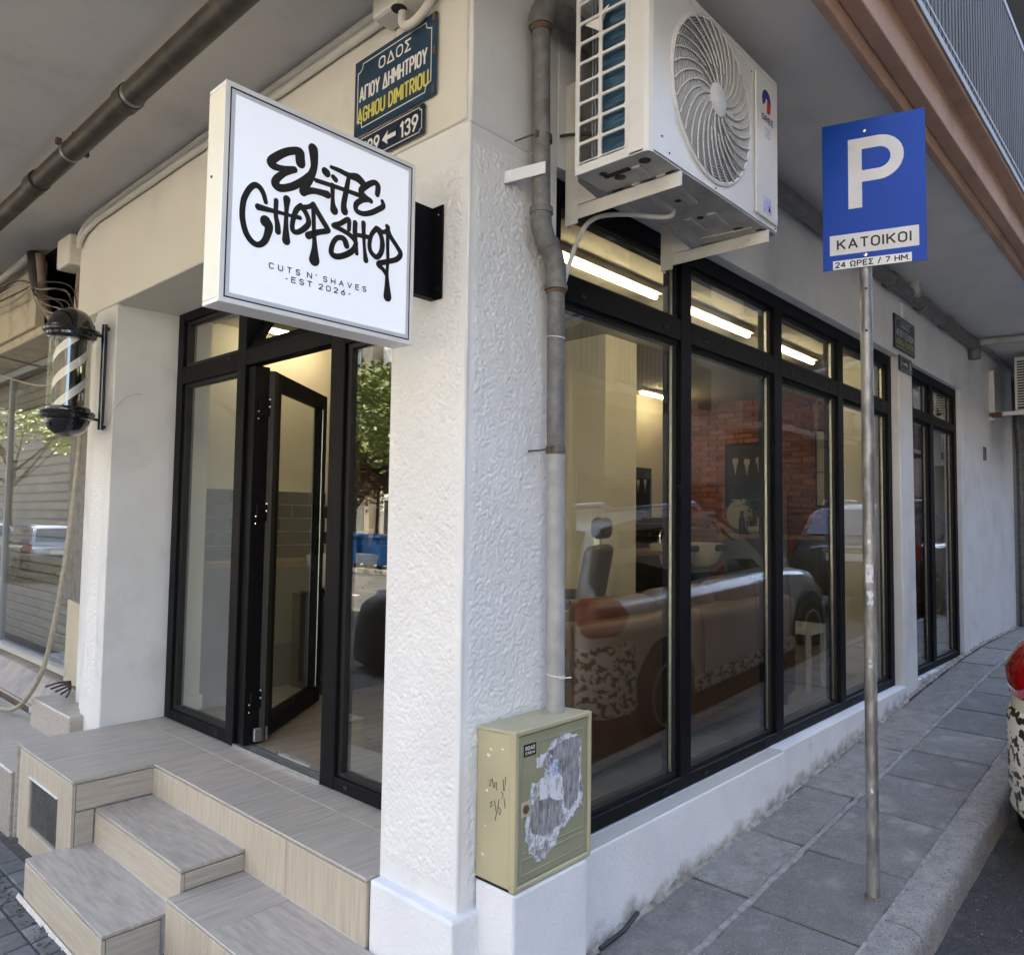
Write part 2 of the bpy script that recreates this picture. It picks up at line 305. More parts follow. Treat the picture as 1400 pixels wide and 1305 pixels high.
def obj(name, m, mat, parent=None, bev=0, smooth=False, loc=None, label=None, cat=None, group=None, kind=None, seg=1, local=False):
    if parent: og = ORG[parent]
    else:
        if loc is None:
            xs, ys, zs = zip(*m.v); loc = ((min(xs)+max(xs))/2, (min(ys)+max(ys))/2, min(zs))
        og = Vector(loc)
    me = bpy.data.meshes.new(name)
    if local: vv = m.v
    else: vv = [(x-og.x, y-og.y, z-og.z) for x, y, z in m.v]
    me.from_pydata(vv, [], m.f); me.validate()
    b = bmesh.new(); b.from_mesh(me)
    if bev: bmesh.ops.bevel(b, geom=list(b.edges), offset=bev, segments=seg, affect='EDGES', profile=.5, clamp_overlap=True)
    bmesh.ops.recalc_face_normals(b, faces=b.faces)
    b.to_mesh(me); b.free()
    if smooth:
        me.polygons.foreach_set('use_smooth', [True]*len(me.polygons))
        try: me.set_sharp_from_angle(angle=R(40))
        except Exception: pass
    o = bpy.data.objects.new(name, me); C.objects.link(o); ORG[o] = og
    me.materials.append(MAT[mat] if isinstance(mat, str) else mat)
    if parent: o.parent = parent
    else: o.location = og
    return tag(o, label, cat, group, kind)
def copy_tree(o, parent=None, label=None, delta=None):
    c = o.copy(); C.objects.link(c); c.parent = parent
    if delta is not None and parent is None: c.location = o.location+Vector(delta)
    if label: c['label'] = label
    for ch in o.children: copy_tree(ch, c)
    return c
def _arc(cx, cy, rx, ry, a0, a1, n=10): return [(cx+rx*math.cos(R(a0+(a1-a0)*i/n)), cy+ry*math.sin(R(a0+(a1-a0)*i/n))) for i in range(n+1)]
_O = lambda w: [_arc(w/2, 1-w/2, w/2, w/2, 0, 180)+_arc(w/2, w/2, w/2, w/2, 180, 360)+[(w, 1-w/2)]]
_P = lambda w: [[(0, 0), (0, 1), (w*.45, 1)]+_arc(w*.5, .74, w*.5, .26, 90, -90)+[(0, .48)]]
_E = lambda w: [[(w, 1), (0, 1), (0, 0), (w, 0)], [(0, .52), (w*.85, .52)]]
_H = lambda w: [[(0, 0), (0, 1)], [(w, 0), (w, 1)], [(0, .5), (w, .5)]]
_M = lambda w: [[(0, 0), (0, 1), (w/2, .35), (w, 1), (w, 0)]]
_A = lambda w: [[(0, 0), (w/2, 1), (w, 0)], [(w*.17, .32), (w*.83, .32)]]
_S = lambda w: [_arc(w/2, .75, w/2, .25, 20, 270)+_arc(w/2, .25, w/2, .25, 90, -160)]
GL = {
 'O': (.55, _O), 'A': (.62, _A), 'E': (.48, _E), 'H': (.55, _H), 'M': (.68, _M), 'P': (.52, _P), 'S': (.5, _S),
 'D': (.55, lambda w: [[(0, 0), (0, 1), (w*.4, 1)]+_arc(w*.4, .5, w*.6, .5, 90, -90)+[(0, 0)]]),
 'I': (.0, lambda w: [[(0, 0), (0, 1)]]), 'T': (.52, lambda w: [[(0, 1), (w, 1)], [(w/2, 1), (w/2, 0)]]),
 'U': (.55, lambda w: [[(0, 1), (0, w/2)]+_arc(w/2, w/2, w/2, w/2, 180, 360)+[(w, 1)]]),
 'G': (.56, lambda w: [_arc(w/2, 1-w/2, w/2, w/2, 10, 180)+_arc(w/2, w/2, w/2, w/2, 180, 360)+[(w, .48), (w*.55, .48)]]),
 'C': (.54, lambda w: [_arc(w/2, 1-w/2, w/2, w/2, 20, 180)+_arc(w/2, w/2, w/2, w/2, 180, 340)]),
 'R': (.54, lambda w: _P(w)+[[(w*.45, .48), (w, 0)]]), 'K': (.55, lambda w: [[(0, 0), (0, 1)], [(w, 1), (0, .42)], [(w*.36, .60), (w, 0)]]),
 'V': (.6, lambda w: [[(0, 1), (w/2, 0), (w, 1)]]), 'N': (.58, lambda w: [[(0, 0), (0, 1), (w, 0), (w, 1)]]), 'X': (.55, lambda w: [[(0, 0), (w, 1)], [(0, 1), (w, 0)]]), 'W': (.8, lambda w: [[(0, 1), (w*.25, 0), (w*.5, .8), (w*.75, 0), (w, 1)]]),
 'Δ': (.62, lambda w: [[(0, 0), (w/2, 1), (w, 0), (0, 0)]]), 'Σ': (.5, lambda w: [[(w, 1), (0, 1), (w*.6, .5), (0, 0), (w, 0)]]), 'Γ': (.45, lambda w: [[(0, 0), (0, 1), (w, 1)]]),
 'Υ': (.56, lambda w: [[(0, 1), (w/2, .45), (w, 1)], [(w/2, .45), (w/2, 0)]]), 'Ω': (.66, lambda w: [[(0, 0), (w*.3, 0)]+_arc(w/2, .62, w*.46, .38, 235, -55, 16)+[(w*.7, 0), (w, 0)]]),
 'Ξ': (.5, lambda w: [[(0, 1), (w, 1)], [(w*.1, .5), (w*.9, .5)], [(0, 0), (w, 0)]]),
 '0': (.5, _O), '1': (.2, lambda w: [[(0, .78), (w, 1), (w, 0)]]), '2': (.48, lambda w: [_arc(w/2, .74, w/2, .26, 170, -30)+[(0, 0), (w, 0)]]),
 '3': (.48, lambda w: [_arc(w/2, .76, w/2, .24, 160, -90)+_arc(w/2, .26, w/2, .26, 90, -160)]), '4': (.52, lambda w: [[(w*.75, 0), (w*.75, 1), (0, .28), (w, .28)]]),
 '6': (.5, lambda w: [[(w*.8, 1), (w*.08, .42)]+_arc(w/2, .28, w/2, .28, 160, -200, 16)]), '7': (.48, lambda w: [[(0, 1), (w, 1), (w*.3, 0)]]),
 '8': (.5, lambda w: [_arc(w/2, .75, w*.45, .25, -90, 270, 16), _arc(w/2, .25, w/2, .25, 90, 450, 16)]), '9': (.5, lambda w: [_arc(w/2, .72, w/2, .28, -20, 340, 16)+[(w*.92, .58), (w*.2, 0)]]),
 "'": (.0, lambda w: [[(0, 1), (0, .75)]]), '-': (.22, lambda w: [[(0, .45), (w, .45)]]), '/': (.3, lambda w: [[(0, -.05), (w, 1.05)]]), '.': (.0, lambda w: [[(0, 0), (0, .06)]]),
}
for g_, l_ in zip('ΟΑΕΗΜΡΙΤΚΧΝ', 'OAEHMPITKXN'): GL[g_] = GL[l_]
def text_mb(s, size, o, ux, uy, bold=.16, depth=.0008, fit=None, gap=.26, **kw):
    """sign lettering built from strokes; o = centre of the line at the middle of capital height; fit = total width; bold = stroke/height"""
    lay = []; x = 0
    for ch in s:
        if ch == ' ': x += .42; continue
        w, f = GL[ch]; lay.append((x, f(w) if w else f(.5))); x += w+gap
    W = x-gap; k = size*(1-bold); kx = (fit-size*bold)/W if fit else k
    o, ux, uy = Vector(o), Vector(ux).normalized(), Vector(uy).normalized(); nn = ux.cross(uy); m = MB(); r = size*bold/2; c = 0
    for x0, st in lay:
        for pl in st:
            P = [Vector(((x0+a-W/2)*kx, (b-.5)*k)) for a, b in pl]; c += 1
            for i in range(len(P)-1):
                a, b = P[i], P[i+1]; d = b-a
                if d.length < 1e-7: continue
                d.normalize(); e = Vector((-d.y, d.x))*r; ext = d*r*.45; c += 1; n0 = len(m.v)
                for q in (a-e-ext, b-e+ext, b+e+ext, a+e-ext): m.v.append(tuple(o+ux*q.x+uy*q.y+nn*(depth+.0000015*(c % 40))))
                m.f.append((n0, n0+1, n0+2, n0+3))
                if i:
                    n0 = len(m.v); c += 1
                    for t in range(8): m.v.append(tuple(o+ux*(a.x+r*math.cos(t*PI/4))+uy*(a.y+r*math.sin(t*PI/4))+nn*(depth+.0000015*(c % 40)+.00006)))
                    m.f.append(tuple(range(n0, n0+8)))
    return m
def stroke(pts, n=10):
    """flat brush stroke outline as overlapping quads and discs in the (a,b) plane -> list of polygons"""
    # catmull-rom resample
    P = [Vector(p) for p in pts]; Q = []
    for i in range(len(P)-1):
        a, b, c, d = P[max(i-1, 0)], P[i], P[i+1], P[min(i+2, len(P)-1)]
        for k in range(6):
            t = k/6; Q.append(.5*((2*b)+(c-a)*t+(2*a-5*b+4*c-d)*t*t+(3*b-a-3*c+d)*t**3))
    Q.append(P[-1]); return Q
def smooth_path(pts, k=6):
    P = [Vector(p) for p in pts]; Q = []
    for i in range(len(P)-1):
        a, b, c, d = P[max(i-1, 0)], P[i], P[i+1], P[min(i+2, len(P)-1)]
        for j in range(k):
            t = j/k; Q.append(.5*((2*b)+(c-a)*t+(2*a-5*b+4*c-d)*t*t+(3*b-a-3*c+d)*t**3))
    Q.append(P[-1]); return Q
def relief(o, ux, uy, W, H, amp, step=.0034, scale=60, seed=0, edge=.03, nn=None, top=None):
    """a plaster panel with real hammered relief"""
    o, ux, uy = Vector(o), Vector(ux), Vector(uy); n = nn or ux.cross(uy).normalized()
    nx, ny = max(2, int(W/step)), max(2, int(H/step)); m = MB()
    for j in range(ny+1):
        b = H*j/ny
        for i in range(nx+1):
            a = W*i/nx
            e = min(a, W-a, b, H-b)/edge; e = max(0, min(1, e))
            q = Vector((a*scale, b*scale*.9, seed)); dv = noise.noise_vector(q*.45)*.5; q = q+Vector((dv.x, dv.y, 0))
            f1 = noise.voronoi(q)[0][0]; h = max(0, 1-(f1/.86)**2)*1.15; h = h*(.75+.5*noise.noise(q*.31))+.22*noise.noise(q*2.1)+.12; h = max(.02, h)
            m.v.append(tuple(o+ux*a+uy*b+n*(amp*h*e*e*(3-2*e))))
    for j in range(ny):
        for i in range(nx):
            k = j*(nx+1)+i; m.f.append((k, k+1, k+nx+2, k+nx+1))
    return m
def gz(x, y=1.0):
    """height of the pavement"""
    if x < 7.4: z = -.133+.065*x
    elif x < 9.4:
        t = (x-7.4)/2; z = -.133+.065*7.4+.13*(t-.5*t*t)
    else: z = .413+.0*(x-9.4)
    if x < -1.5: z = -.133-.0975
    if y > 1.75 and x < 1.75: z -= .02*min(y-1.75, 3.0)
    return z

# ------------------------------------------------------------------ ground, road, pavements
def sheet(name, xs, ys, zf, mat):
    m = MB(); nx, ny = len(xs), len(ys)
    for y in ys:
        for x in xs: m.v.append((x, y, zf(x, y)))
    for j in range(ny-1):
        for i in range(nx-1):
            k = j*nx+i; m.f.append((k, k+1, k+nx+1, k+nx))
    return obj(name, m, mat, loc=(0, 0, 0), kind='structure')
def fr(a, b, st):
    n = max(1, int(round((b-a)/st))); return [a+(b-a)*i/n for i in range(n+1)]
def gbase(x, y):
    z = -.133+.065*min(x, 9.5)
    if x < -1.5: z = -.36
    return z-.16
sheet('ground', [-300, -60, -20, -1.5001, -1.5]+fr(-1, 10, 1)+[20, 60, 300], [-300, -60, -20, -8, -4, 0, 4, 10, 40, 300], lambda x, y: gbase(x, y)-.05, 'asphalt')
# side street road beside the kerb
def zroad(x, y): return gz(x, 0)-.125
sheet('side_road', fr(-1.2, 12, .6)+[20, 40, 70], [-5.2, -3, -1, 0, .4, .70, .84], zroad, 'asphalt')
sheet('avenue_road', [-13, -9, -5, -1.6], fr(-40, 60, 10), lambda x, y: -.37, 'asphalt')
def pave_z(x, y): return gz(x, y)
pv = sheet('pavement', fr(-1.5, 1.7, .4)+fr(2.0, 12, .5)+[20, 40], [.95, 1.2, 1.45, 1.76], lambda x, y: gz(x, 1)-.012, 'joint_dark')
pl_ = sheet('side_pavement', fr(-1.5, 1.9, .2), [1.76]+fr(2.0, 14, .5)+[30, 60], lambda x, y: gz(x, y)-.010, 'joint_dark')
# stone slabs of the side pavement, one object each, slightly tilted and chipped
def slabmesh(x0, x1, y0, y1, th=.05, z=gz, jit=.004, tilt=.003):
    m = MB(); t = random.uniform(-tilt, tilt); u = random.uniform(-tilt, tilt)
    cx, cy = (x0+x1)/2, (y0+y1)/2; pts = []
    def e(a, b, n):
        return [(a[0]+(b[0]-a[0])*i/n+random.uniform(-jit, jit), a[1]+(b[1]-a[1])*i/n+random.uniform(-jit, jit)) for i in range(n)]
    c = [(x0, y0), (x1, y0), (x1, y1), (x0, y1)]
    for i in range(4): pts += e(c[i], c[(i+1) % 4], 4)
    n = len(pts)
    f = lambda x, y, d=0: z(x, 1.2 if y < 1.76 else y)+t*(x-cx)/.3+u*(y-cy)/.3-d
    ins = .006
    top = [(x+(cx-x)*ins/abs(x1-x0)*2, y+(cy-y)*ins/abs(y1-y0)*2) for x, y in pts]
    m.v = [(x, y, f(x, y)) for x, y in top]+[(x, y, f(x, y, .005)) for x, y in pts]+[(x, y, f(x, y, th)) for x, y in pts]
    m.f = [tuple(range(n))]+[(i, n+i, n+(i+1) % n, (i+1) % n) for i in range(n)]+[(n+i, 2*n+i, 2*n+(i+1) % n, n+(i+1) % n) for i in range(n)]
    return m
xj = [.6, 1.2, 1.8, 2.41, 3.00, 3.60, 4.20, 4.75, 5.25, 5.80, 6.35, 6.9, 7.45, 8.0, 8.55, 9.1, 9.65, 10.2, 10.75, 11.3]
for i in range(len(xj)-1):
    a, b = xj[i], xj[i+1]
    obj('slab', slabmesh(a+.007, b-.007, .992, 1.418), 'slab_stone', pv)
xk = [1.9, 2.35, 3.05, 3.63, 4.30, 5.2, 6.1, 7.0, 7.9, 8.8, 9.7, 10.6, 11.3]
for i in range(len(xk)-1):
    a, b = xk[i], xk[i+1]
    obj('edge_slab', slabmesh(a+.008, b-.008, 1.45, 1.722, jit=.007), 'edge_concrete', pv)
def strip(x0, x1, yc, w, top):
    m = MB(); n = int((x1-x0)/.03)
    for i in range(n+1):
        x = x0+(x1-x0)*i/n; g = gz(x, 1)+top; a = w*(.5+.35*noise.noise(Vector((x*11, yc*9, 1)))); b = w*(.5+.35*noise.noise(Vector((x*13, yc*7, 4)))); h = .004*noise.noise(Vector((x*23, 1, 1)))
        m.v += [(x, yc-a, g-.008), (x, yc-a*.8, g+h), (x, yc+b*.8, g+h*.6), (x, yc+b, g-.008)]
    for i in range(n):
        for j in range(3): q = i*4+j; m.f.append((q, q+1, q+5, q+4))
    return obj('mortar_joint', m, 'joint_mortar', pv)
strip(1.9, 11, 1.434, .030, -.0015); strip(.6, 11, .983, .020, -.003)
# kerb stones with a worn rounded arris
kb = [.2, 1.2, 2.2, 3.22, 4.36, 5.4, 6.4, 7.4, 8.4, 9.4, 10.4, 11.4]
def kerbmesh(x0, x1):
    prof = [(.974, .004), (.93, .007), (.886, .005), (.866, -.001), (.850, -.014), (.842, -.034), (.836, -.07), (.828, -.15), (.828, -.25), (.974, -.25)]
    m = MB(); n = len(prof); k = 26
    for i in range(k+1):
        x = x0+(x1-x0)*i/k
        for j, (y, z) in enumerate(prof):
            w = .006*noise.noise(Vector((x*5, j*3.1, 2)))+.004*noise.noise(Vector((x*31, j*2.3, 7)))
            m.v.append((x, y+w, gz(x, 1)+z+w*.7))
    for i in range(k):
        for j in range(n):
            l = (j+1) % n; m.f.append((i*n+j, i*n+l, (i+1)*n+l, (i+1)*n+j))
    m.f += [tuple(range(n)), tuple(k*n+i for i in reversed(range(n)))]
    return m
ke = obj('kerb', MB().box(.2, 14, .85, .96, -.45, -.40), 'kerb_stone', loc=(0, .9, 0), kind='structure')
for i in range(len(kb)-1): obj('kerb_stone', kerbmesh(kb[i]+.004, kb[i+1]-.004), 'kerb_stone', ke, smooth=True)
# small ribbed pavers in front of the steps
for i in range(12):
    for j in range(24):
        x0 = .02+i*.1; y0 = 2.6+j*.15
        if x0 > 1.12 and y0 < 5.2: continue
        if x0 < .45 and y0 < 3.8 : continue
        obj('paver', slabmesh(x0+.004, x0+.096, y0+.004, y0+.146, th=.03, jit=.002, tilt=.004), 'paver', pl_)
# crumbled mortar fillet where the white wall meets the pavement
def fillet(x0, x1, y, name):
    m = MB(); n = int((x1-x0)/.02)
    for i in range(n+1):
        x = x0+(x1-x0)*i/n; g = gz(x, 1); a = .016+.020*abs(noise.noise(Vector((x*9, 3, 1)))); h = .006+.030*abs(noise.noise(Vector((x*7, 8, 2))))+.008*random.random()
        m.v += [(x, y, g-.01), (x, y-a, g-.002), (x, y-a*.55+.004*random.random(), g+h*.45), (x, y+.001, g+h), (x, y+.02, g+h)]
    for i in range(n):
        for j in range(4): q = i*5+j; m.f.append((q, q+1, q+6, q+5))
    return obj(name, m, 'fillet_mortar', pv)
fillet(2.13, 4.07, 1.722, 'mortar_fillet'); fillet(4.07, 6.35, 1.738, 'mortar_fillet'); fillet(6.35, 10.85, 1.755, 'mortar_fillet')
# grit and litter caught along the joints, the kerb and the wall base
def grit(name, spots, n, s0, s1, parent=None):
    m = MB()
    for _ in range(n):
        x, y, z = spots(); s = random.uniform(s0, s1); a = random.uniform(0, PI)
        m.obox((x, y, z+s*.25), (math.cos(a), math.sin(a), random.uniform(-.3, .3)), (-math.sin(a), math.cos(a), 0), (0, 0, 1), s*.5*random.uniform(.5, 1.3), s*.35, s*.18)
    return obj(name, m, 'debris', loc=(0, 0, 0), kind='stuff')
def sp1():
    x = random.uniform(2, 8); y = random.choice([.985, 1.435, 1.722, .985])+random.gauss(0, .014); return x, y, gz(x, 1)
def sp2():
    x = random.uniform(2.4, 6); y = .8-abs(random.gauss(0, .16)); return x, y, zroad(x, y)
def sp3():
    y = random.uniform(2.6, 4.8); x = 1.09-abs(random.gauss(0, .03)); return x, y, gz(x, y)
tag(grit('grit', sp1, 420, .002, .008), 'pale grit and crumbs caught in the pavement joints', 'grit')
tag(grit('litter', sp2, 160, .003, .010), 'small leaves and litter in the gutter by the kerb', 'litter')
tag(grit('mortar_crumbs', sp3, 260, .004, .016), 'crumbled mortar along the foot of the entrance steps', 'mortar crumbs')

# ------------------------------------------------------------------ the corner building
B = thing('corner_building', 'white rendered corner building with a shop at street level under balconies', 'building', (1.68, 1.755, 0))
YW = 1.755; ZC = 3.49
obj('wall', MB().box(2.137, 10.85, YW, 2.02, 2.914, 3.6), 'plaster', B)
obj('wall', MB().box(6.31, 6.66, YW, 2.02, -.1, 2.914, lambda x, y, z: (x+(.048*(2.914-z)/2.6 if z < 2.914 else 0), y, z)), 'plaster', B, bev=.006)
obj('wall', MB().box(8.255, 10.85, YW, 2.02, -.1, 2.914), 'plaster', B)
obj('wall', MB().box(6.72, 8.255, YW, 1.86, -.1, .378), 'skirting_paint', B, bev=.006)
obj('window_sill', MB().box(2.13, 4.07, 1.722, 1.89, -.2, .381), 'skirting_paint', B, bev=.007, seg=2)
obj('window_sill', MB().box(4.071, 6.35, 1.738, 1.89, -.1, .385), 'skirting_paint', B, bev=.007, seg=2)
obj('sill_cap', MB().box(2.13, 4.062, 1.728, 1.80, .3815, .3845), 'pale_joint', B)
obj('meter_plinth', MB().box(1.752, 2.125, 1.582, 1.75, -.2, .468), 'skirting_paint', B, bev=.012, seg=3)
# corner pilaster
obj('pilaster', MB().box(1.684, 2.137, YW+.004, 2.146, -.2, 3.6), 'plaster', B, bev=.004)
obj('pilaster_panel', relief((1.684, 2.141, .43), (0, -1, 0), (0, 0, 1), .375, 2.36, .0044, scale=98, seed=1, nn=Vector((-1, 0, 0))), 'plaster_relief', B, smooth=True)
obj('pilaster_panel', relief((1.700, YW+.004, .40), (1, 0, 0), (0, 0, 1), .41, 2.46, .0045, scale=98, seed=9, nn=Vector((0, -1, 0))), 'plaster_relief', B, smooth=True)
obj('pilaster_plinth', MB().box(1.640, 2.06, 1.731, 2.141, -.2, .376, lambda x, y, z: (x, y, z)), 'skirting_paint', B, bev=.010, seg=2)
obj('pilaster_head', MB().box(1.672, 1.70, 1.768, 2.150, 2.915, 3.6), 'cream_plaster', B, bev=.004)
obj('pilaster_head', MB().box(1.681, 2.02, 1.7515, 1.80, 2.905, 3.6), 'plaster', B, bev=.004)
# shop fascia over the entrance, far pilaster
obj('fascia', MB().box(1.670, 2.30, 2.150, 5.40, 2.850, 3.6), 'cream_plaster', B, bev=.006)
obj('pilaster', MB().box(1.680, 2.16, 4.752, 5.07, .30, 2.852), 'plaster', B, bev=.005)
obj('pilaster', MB().box(1.712, 2.16, 5.07, 5.19, .30, 2.852), 'plaster', B, bev=.004)
obj('pilaster', MB().box(1.76, 2.16, 5.19, 5.40, .30, 2.852), 'plaster', B, bev=.004)
obj('pilaster_panel', relief((1.681, 5.05, .50), (0, -1, 0), (0, 0, 1), .20, 2.25, .0045, scale=98, seed=4, nn=Vector((-1, 0, 0))), 'plaster_relief', B, smooth=True)
obj('threshold_wall', MB().box(2.08, 2.16, 2.1, 4.75, -.1, .36), 'plaster', B)
# balcony slabs, cornice
def slabL(z0, z1, xi=-.1, yi=1.00):
    m = MB(); P = [(xi, yi), (24, yi), (24, 1.90), (1.90, 1.90), (1.90, 16), (xi, 16)]
    m.prism(P, (0, 0, z1), (1, 0, 0), (0, 1, 0), z1-z0); return m
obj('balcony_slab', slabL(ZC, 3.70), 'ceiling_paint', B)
obj('balcony_slab', slabL(6.5, 6.72), 'soffit_dark', B)
def cornice(y0, y1, z0, z1, name='cornice'):
    m = MB(); xi0, xi1 = -.1-(1.0-y0), -.1-(1.0-y1)
    m.box(xi0, 24, y0, y1, z0, z1); m.box(xi0, xi1, y1, 16, z0, z1)
    b = obj(name, m, 'salmon_paint', B, bev=.006, seg=2); return b
cornice(.963, .999, 3.455, 3.70); cornice(.893, .962, 3.521, 3.70); cornice(.828, .960, 3.694, 3.745)
cornice(.828, .999, 6.45, 6.75)
obj('cornice_trim', MB().box(-.28, 24, .818, .8275, 3.715, 3.75), 'gutter_grey', B)
rl = obj('railing', MB().box(-.28, 24, .822, .845, 4.70, 4.74).box(-.28, 24, .824, .842, 3.80, 3.815), 'gutter_grey', B)
barm = None
for i in range(150):
    x = 1.9+i*.062
    if barm is None:
        barm = obj('bar', MB().box(x, x+.036, .826, .834, 3.75, 4.70), 'railing_grey', rl)
    else:
        o = barm.copy(); C.objects.link(o); o.location.x += i*.062
# clothes pegs on the rail
# upper storeys
obj('upper_wall', MB().box(1.70, 24, YW, 15.9, 3.62, 20), 'facade_c', B)
for k in range(1, 4):
    m = MB()
    for j in range(7): m.box(3+j*3, 4.3+j*3, YW-.01, YW+.02, 3.7+3*k-2.7, 6.1+3*k-2.7)
    for j in range(4): m.box(1.68, 1.71, 3+j*3.2, 4.3+j*3.2, 3.7+3*k-2.7, 6.1+3*k-2.7)
    obj('upper_window', m, 'shutter_grey', B)

# ------------------------------------------------------------------ shop windows
def frame_x(x0, x1, z0, z1, mull, tz, Y, w=.09, dep=.07, bot=.058, topb=.078):
    m = MB()
    m.box(x0, x0+w, Y, Y+dep, z0, z1); m.box(x1-w, x1, Y, Y+dep, z0, z1)
    m.box(x0+w, x1-w, Y+.001, Y+dep, z0, z0+bot); m.box(x0+w, x1-w, Y+.001, Y+dep, z1-topb, z1)
    fr_ = obj('shop_window', m, 'black_metal', B, bev=.003)
    for a, b in mull: obj('mullion', MB().box(a, b, Y-.001, Y+dep+.02, z0+bot, z1-topb), 'black_metal', fr_, bev=.003)
    xs = [x0+w]+[v for a in mull for v in a]+[x1-w]
    for i in range(0, len(xs), 2):
        a, b = xs[i], xs[i+1]
        obj('transom_bar', MB().box(a, b, Y, Y+dep, tz[0], tz[1]), 'black_metal', fr_, bev=.003)
        for p, q in ((z0+bot, tz[0]), (tz[1], z1-topb)):
            obj('gasket', MB().box(a, a+.016, Y+.022, Y+dep+.02, p, q).box(b-.016, b, Y+.022, Y+dep+.02, p, q).box(a+.016, b-.016, Y+.022, Y+dep+.02, p, p+.016).box(a+.016, b-.016, Y+.022, Y+dep+.02, q-.016, q), 'gasket', fr_)
            obj('spacer', MB().box(b-.022, b-.0165, Y+.038, Y+.052, p+.02, q-.02), 'aluminium_strip', fr_)
            obj('pane', MB().box(a+.008, b-.008, Y+.036, Y+.042, p+.008, q-.008), 'shop_glass', fr_)
        if b-a > .5:
            for c in (a+.14, b-.14):
                for zq in (z0+.02, tz[0]+.03): obj('drain_cap', MB().box(c-.02, c+.02, Y-.004, Y+.001, zq, zq+.012), 'gasket', fr_)
    return fr_
F1 = frame_x(2.137, 6.31, .386, 2.912, [(3.128, 3.220), (4.160, 4.262), (5.161, 5.256)], (2.451, 2.551), 1.81)
F2 = frame_x(6.72, 8.255, .380, 2.912, [(7.32, 7.43)], (2.49, 2.57), 1.79)
# tilted vent light in the second window
vl = MB().box(7.45, 8.15, 1.86, 1.90, 2.60, 2.64).box(7.45, 8.15, 1.86, 1.90, 2.80, 2.835).box(7.45, 7.49, 1.86, 1.90, 2.64, 2.80).box(8.11, 8.15, 1.86, 1.90, 2.64, 2.80)
vl.xf(lambda x, y, z: (x, y+(z-2.60)*.45, z)); obj('vent_light', vl, 'black_metal', F2)

# entrance frame in the plane x = 2.04
XF = 2.04
m = MB()
m.box(XF, XF+.07, 4.655, 4.731, .378, 2.86).box(XF, XF+.07, 2.09, 2.155, .378, 2.86)
m.box(XF+.001, XF+.07, 2.155, 2.944, .378, .436).box(XF+.001, XF+.07, 3.962, 4.655, .378, .436)
m.box(XF+.001, XF+.07, 2.155, 4.655, 2.795, 2.86)
E1 = obj('entrance_frame', m, 'black_metal', B, bev=.003)
obj('post', MB().box(XF-.001, XF+.11, 3.874, 3.962, .378, 2.795), 'black_metal', E1, bev=.003)
obj('post', MB().box(XF-.001, XF+.09, 2.944, 3.054, .378, 2.795), 'black_metal', E1, bev=.003)
obj('hinge_jamb', MB().box(XF+.02, XF+.11, 3.80, 3.873, .39, 2.42), 'black_metal', E1, bev=.003)
obj('transom_bar', MB().box(XF, XF+.07, 3.963, 4.654, 2.407, 2.511), 'black_metal', E1, bev=.003)
obj('transom_bar', MB().box(XF, XF+.07, 3.055, 3.873, 2.424, 2.511), 'black_metal', E1, bev=.003)
obj('transom_bar', MB().box(XF, XF+.07, 2.156, 2.943, 2.407, 2.511), 'black_metal', E1, bev=.003)
for y0, y1, z0, z1 in ((3.963, 4.654, .437, 2.406), (3.963, 4.654, 2.512, 2.794), (2.156, 2.943, .437, 2.406), (2.156, 2.943, 2.512, 2.794)):
    obj('gasket', MB().box(XF+.02, XF+.07, y0, y0+.016, z0, z1).box(XF+.02, XF+.07, y1-.03, y1, z0, z1).box(XF+.02, XF+.07, y0+.016, y1-.03, z0, z0+.02).box(XF+.02, XF+.07, y0+.016, y1-.03, z1-.02, z1), 'gasket', E1)
    obj('pane', MB().box(XF+.036, XF+.042, y0+.008, y1-.012, z0+.01, z1-.01), 'pane_glass', E1)
    for yq in (y0+.08, y1-.105): obj('drain_cap', MB().box(XF-.004, XF+.001, yq, yq+.025, z0-.035, z0-.02), 'gasket', E1)
hp = MB().box(2.05, 2.09, 3.06, 3.87, 2.515, 2.56).box(2.05, 2.09, 3.06, 3.87, 2.74, 2.79).box(2.05, 2.09, 3.06, 3.11, 2.56, 2.74).box(2.05, 2.09, 3.82, 3.87, 2.56, 2.74)
hp.xf(lambda x, y, z: (x+(z-2.515)*.55, y, z)); hq = obj('hopper_light', hp, 'black_metal', E1, bev=.003)
hg = MB().box(2.066, 2.072, 3.105, 3.825, 2.555, 2.745); hg.xf(lambda x, y, z: (x+(z-2.515)*.55, y, z)); obj('hopper_pane', hg, 'pane_glass', E1)
obj('threshold', MB().box(XF-.002, XF+.016, 3.055, 3.873, .374, .392).box(XF+.026, XF+.046, 3.055, 3.80, .374, .390).box(XF+.056, XF+.07, 3.055, 3.80, .374, .389).box(XF-.001, XF+.07, 3.056, 3.872, .372, .383), 'aluminium_strip', E1)
# open door leaf swung inwards on its left-hand hinges
hx, hy = 2.175, 3.845; ex, ey = 2.885, 4.40
du = Vector((ex-hx, ey-hy, 0)); LW = du.length; du.normalize(); dn = Vector((-du.y, du.x, 0))
dl = thing('door_leaf', 'black framed glass entrance door standing open into the shop', 'door', (hx, hy, .39))
def leafbox(a0, a1, z0, z1, t0=-.03, t1=.03):
    return MB().box(a0, a1, t0, t1, z0, z1, lambda a, t, z: (hx+du.x*a+dn.x*t, hy+du.y*a+dn.y*t, z))
st = leafbox(0, .10, .395, 2.41).mb(leafbox(LW-.09, LW, .395, 2.41)).mb(leafbox(.10, LW-.09, .395, .50)).mb(leafbox(.10, LW-.09, 2.32, 2.41))
obj('stile', st, 'black_metal', dl, bev=.003)
obj('pane', leafbox(.09, LW-.08, .49, 2.33, -.004, .004), 'pane_glass_door', dl)
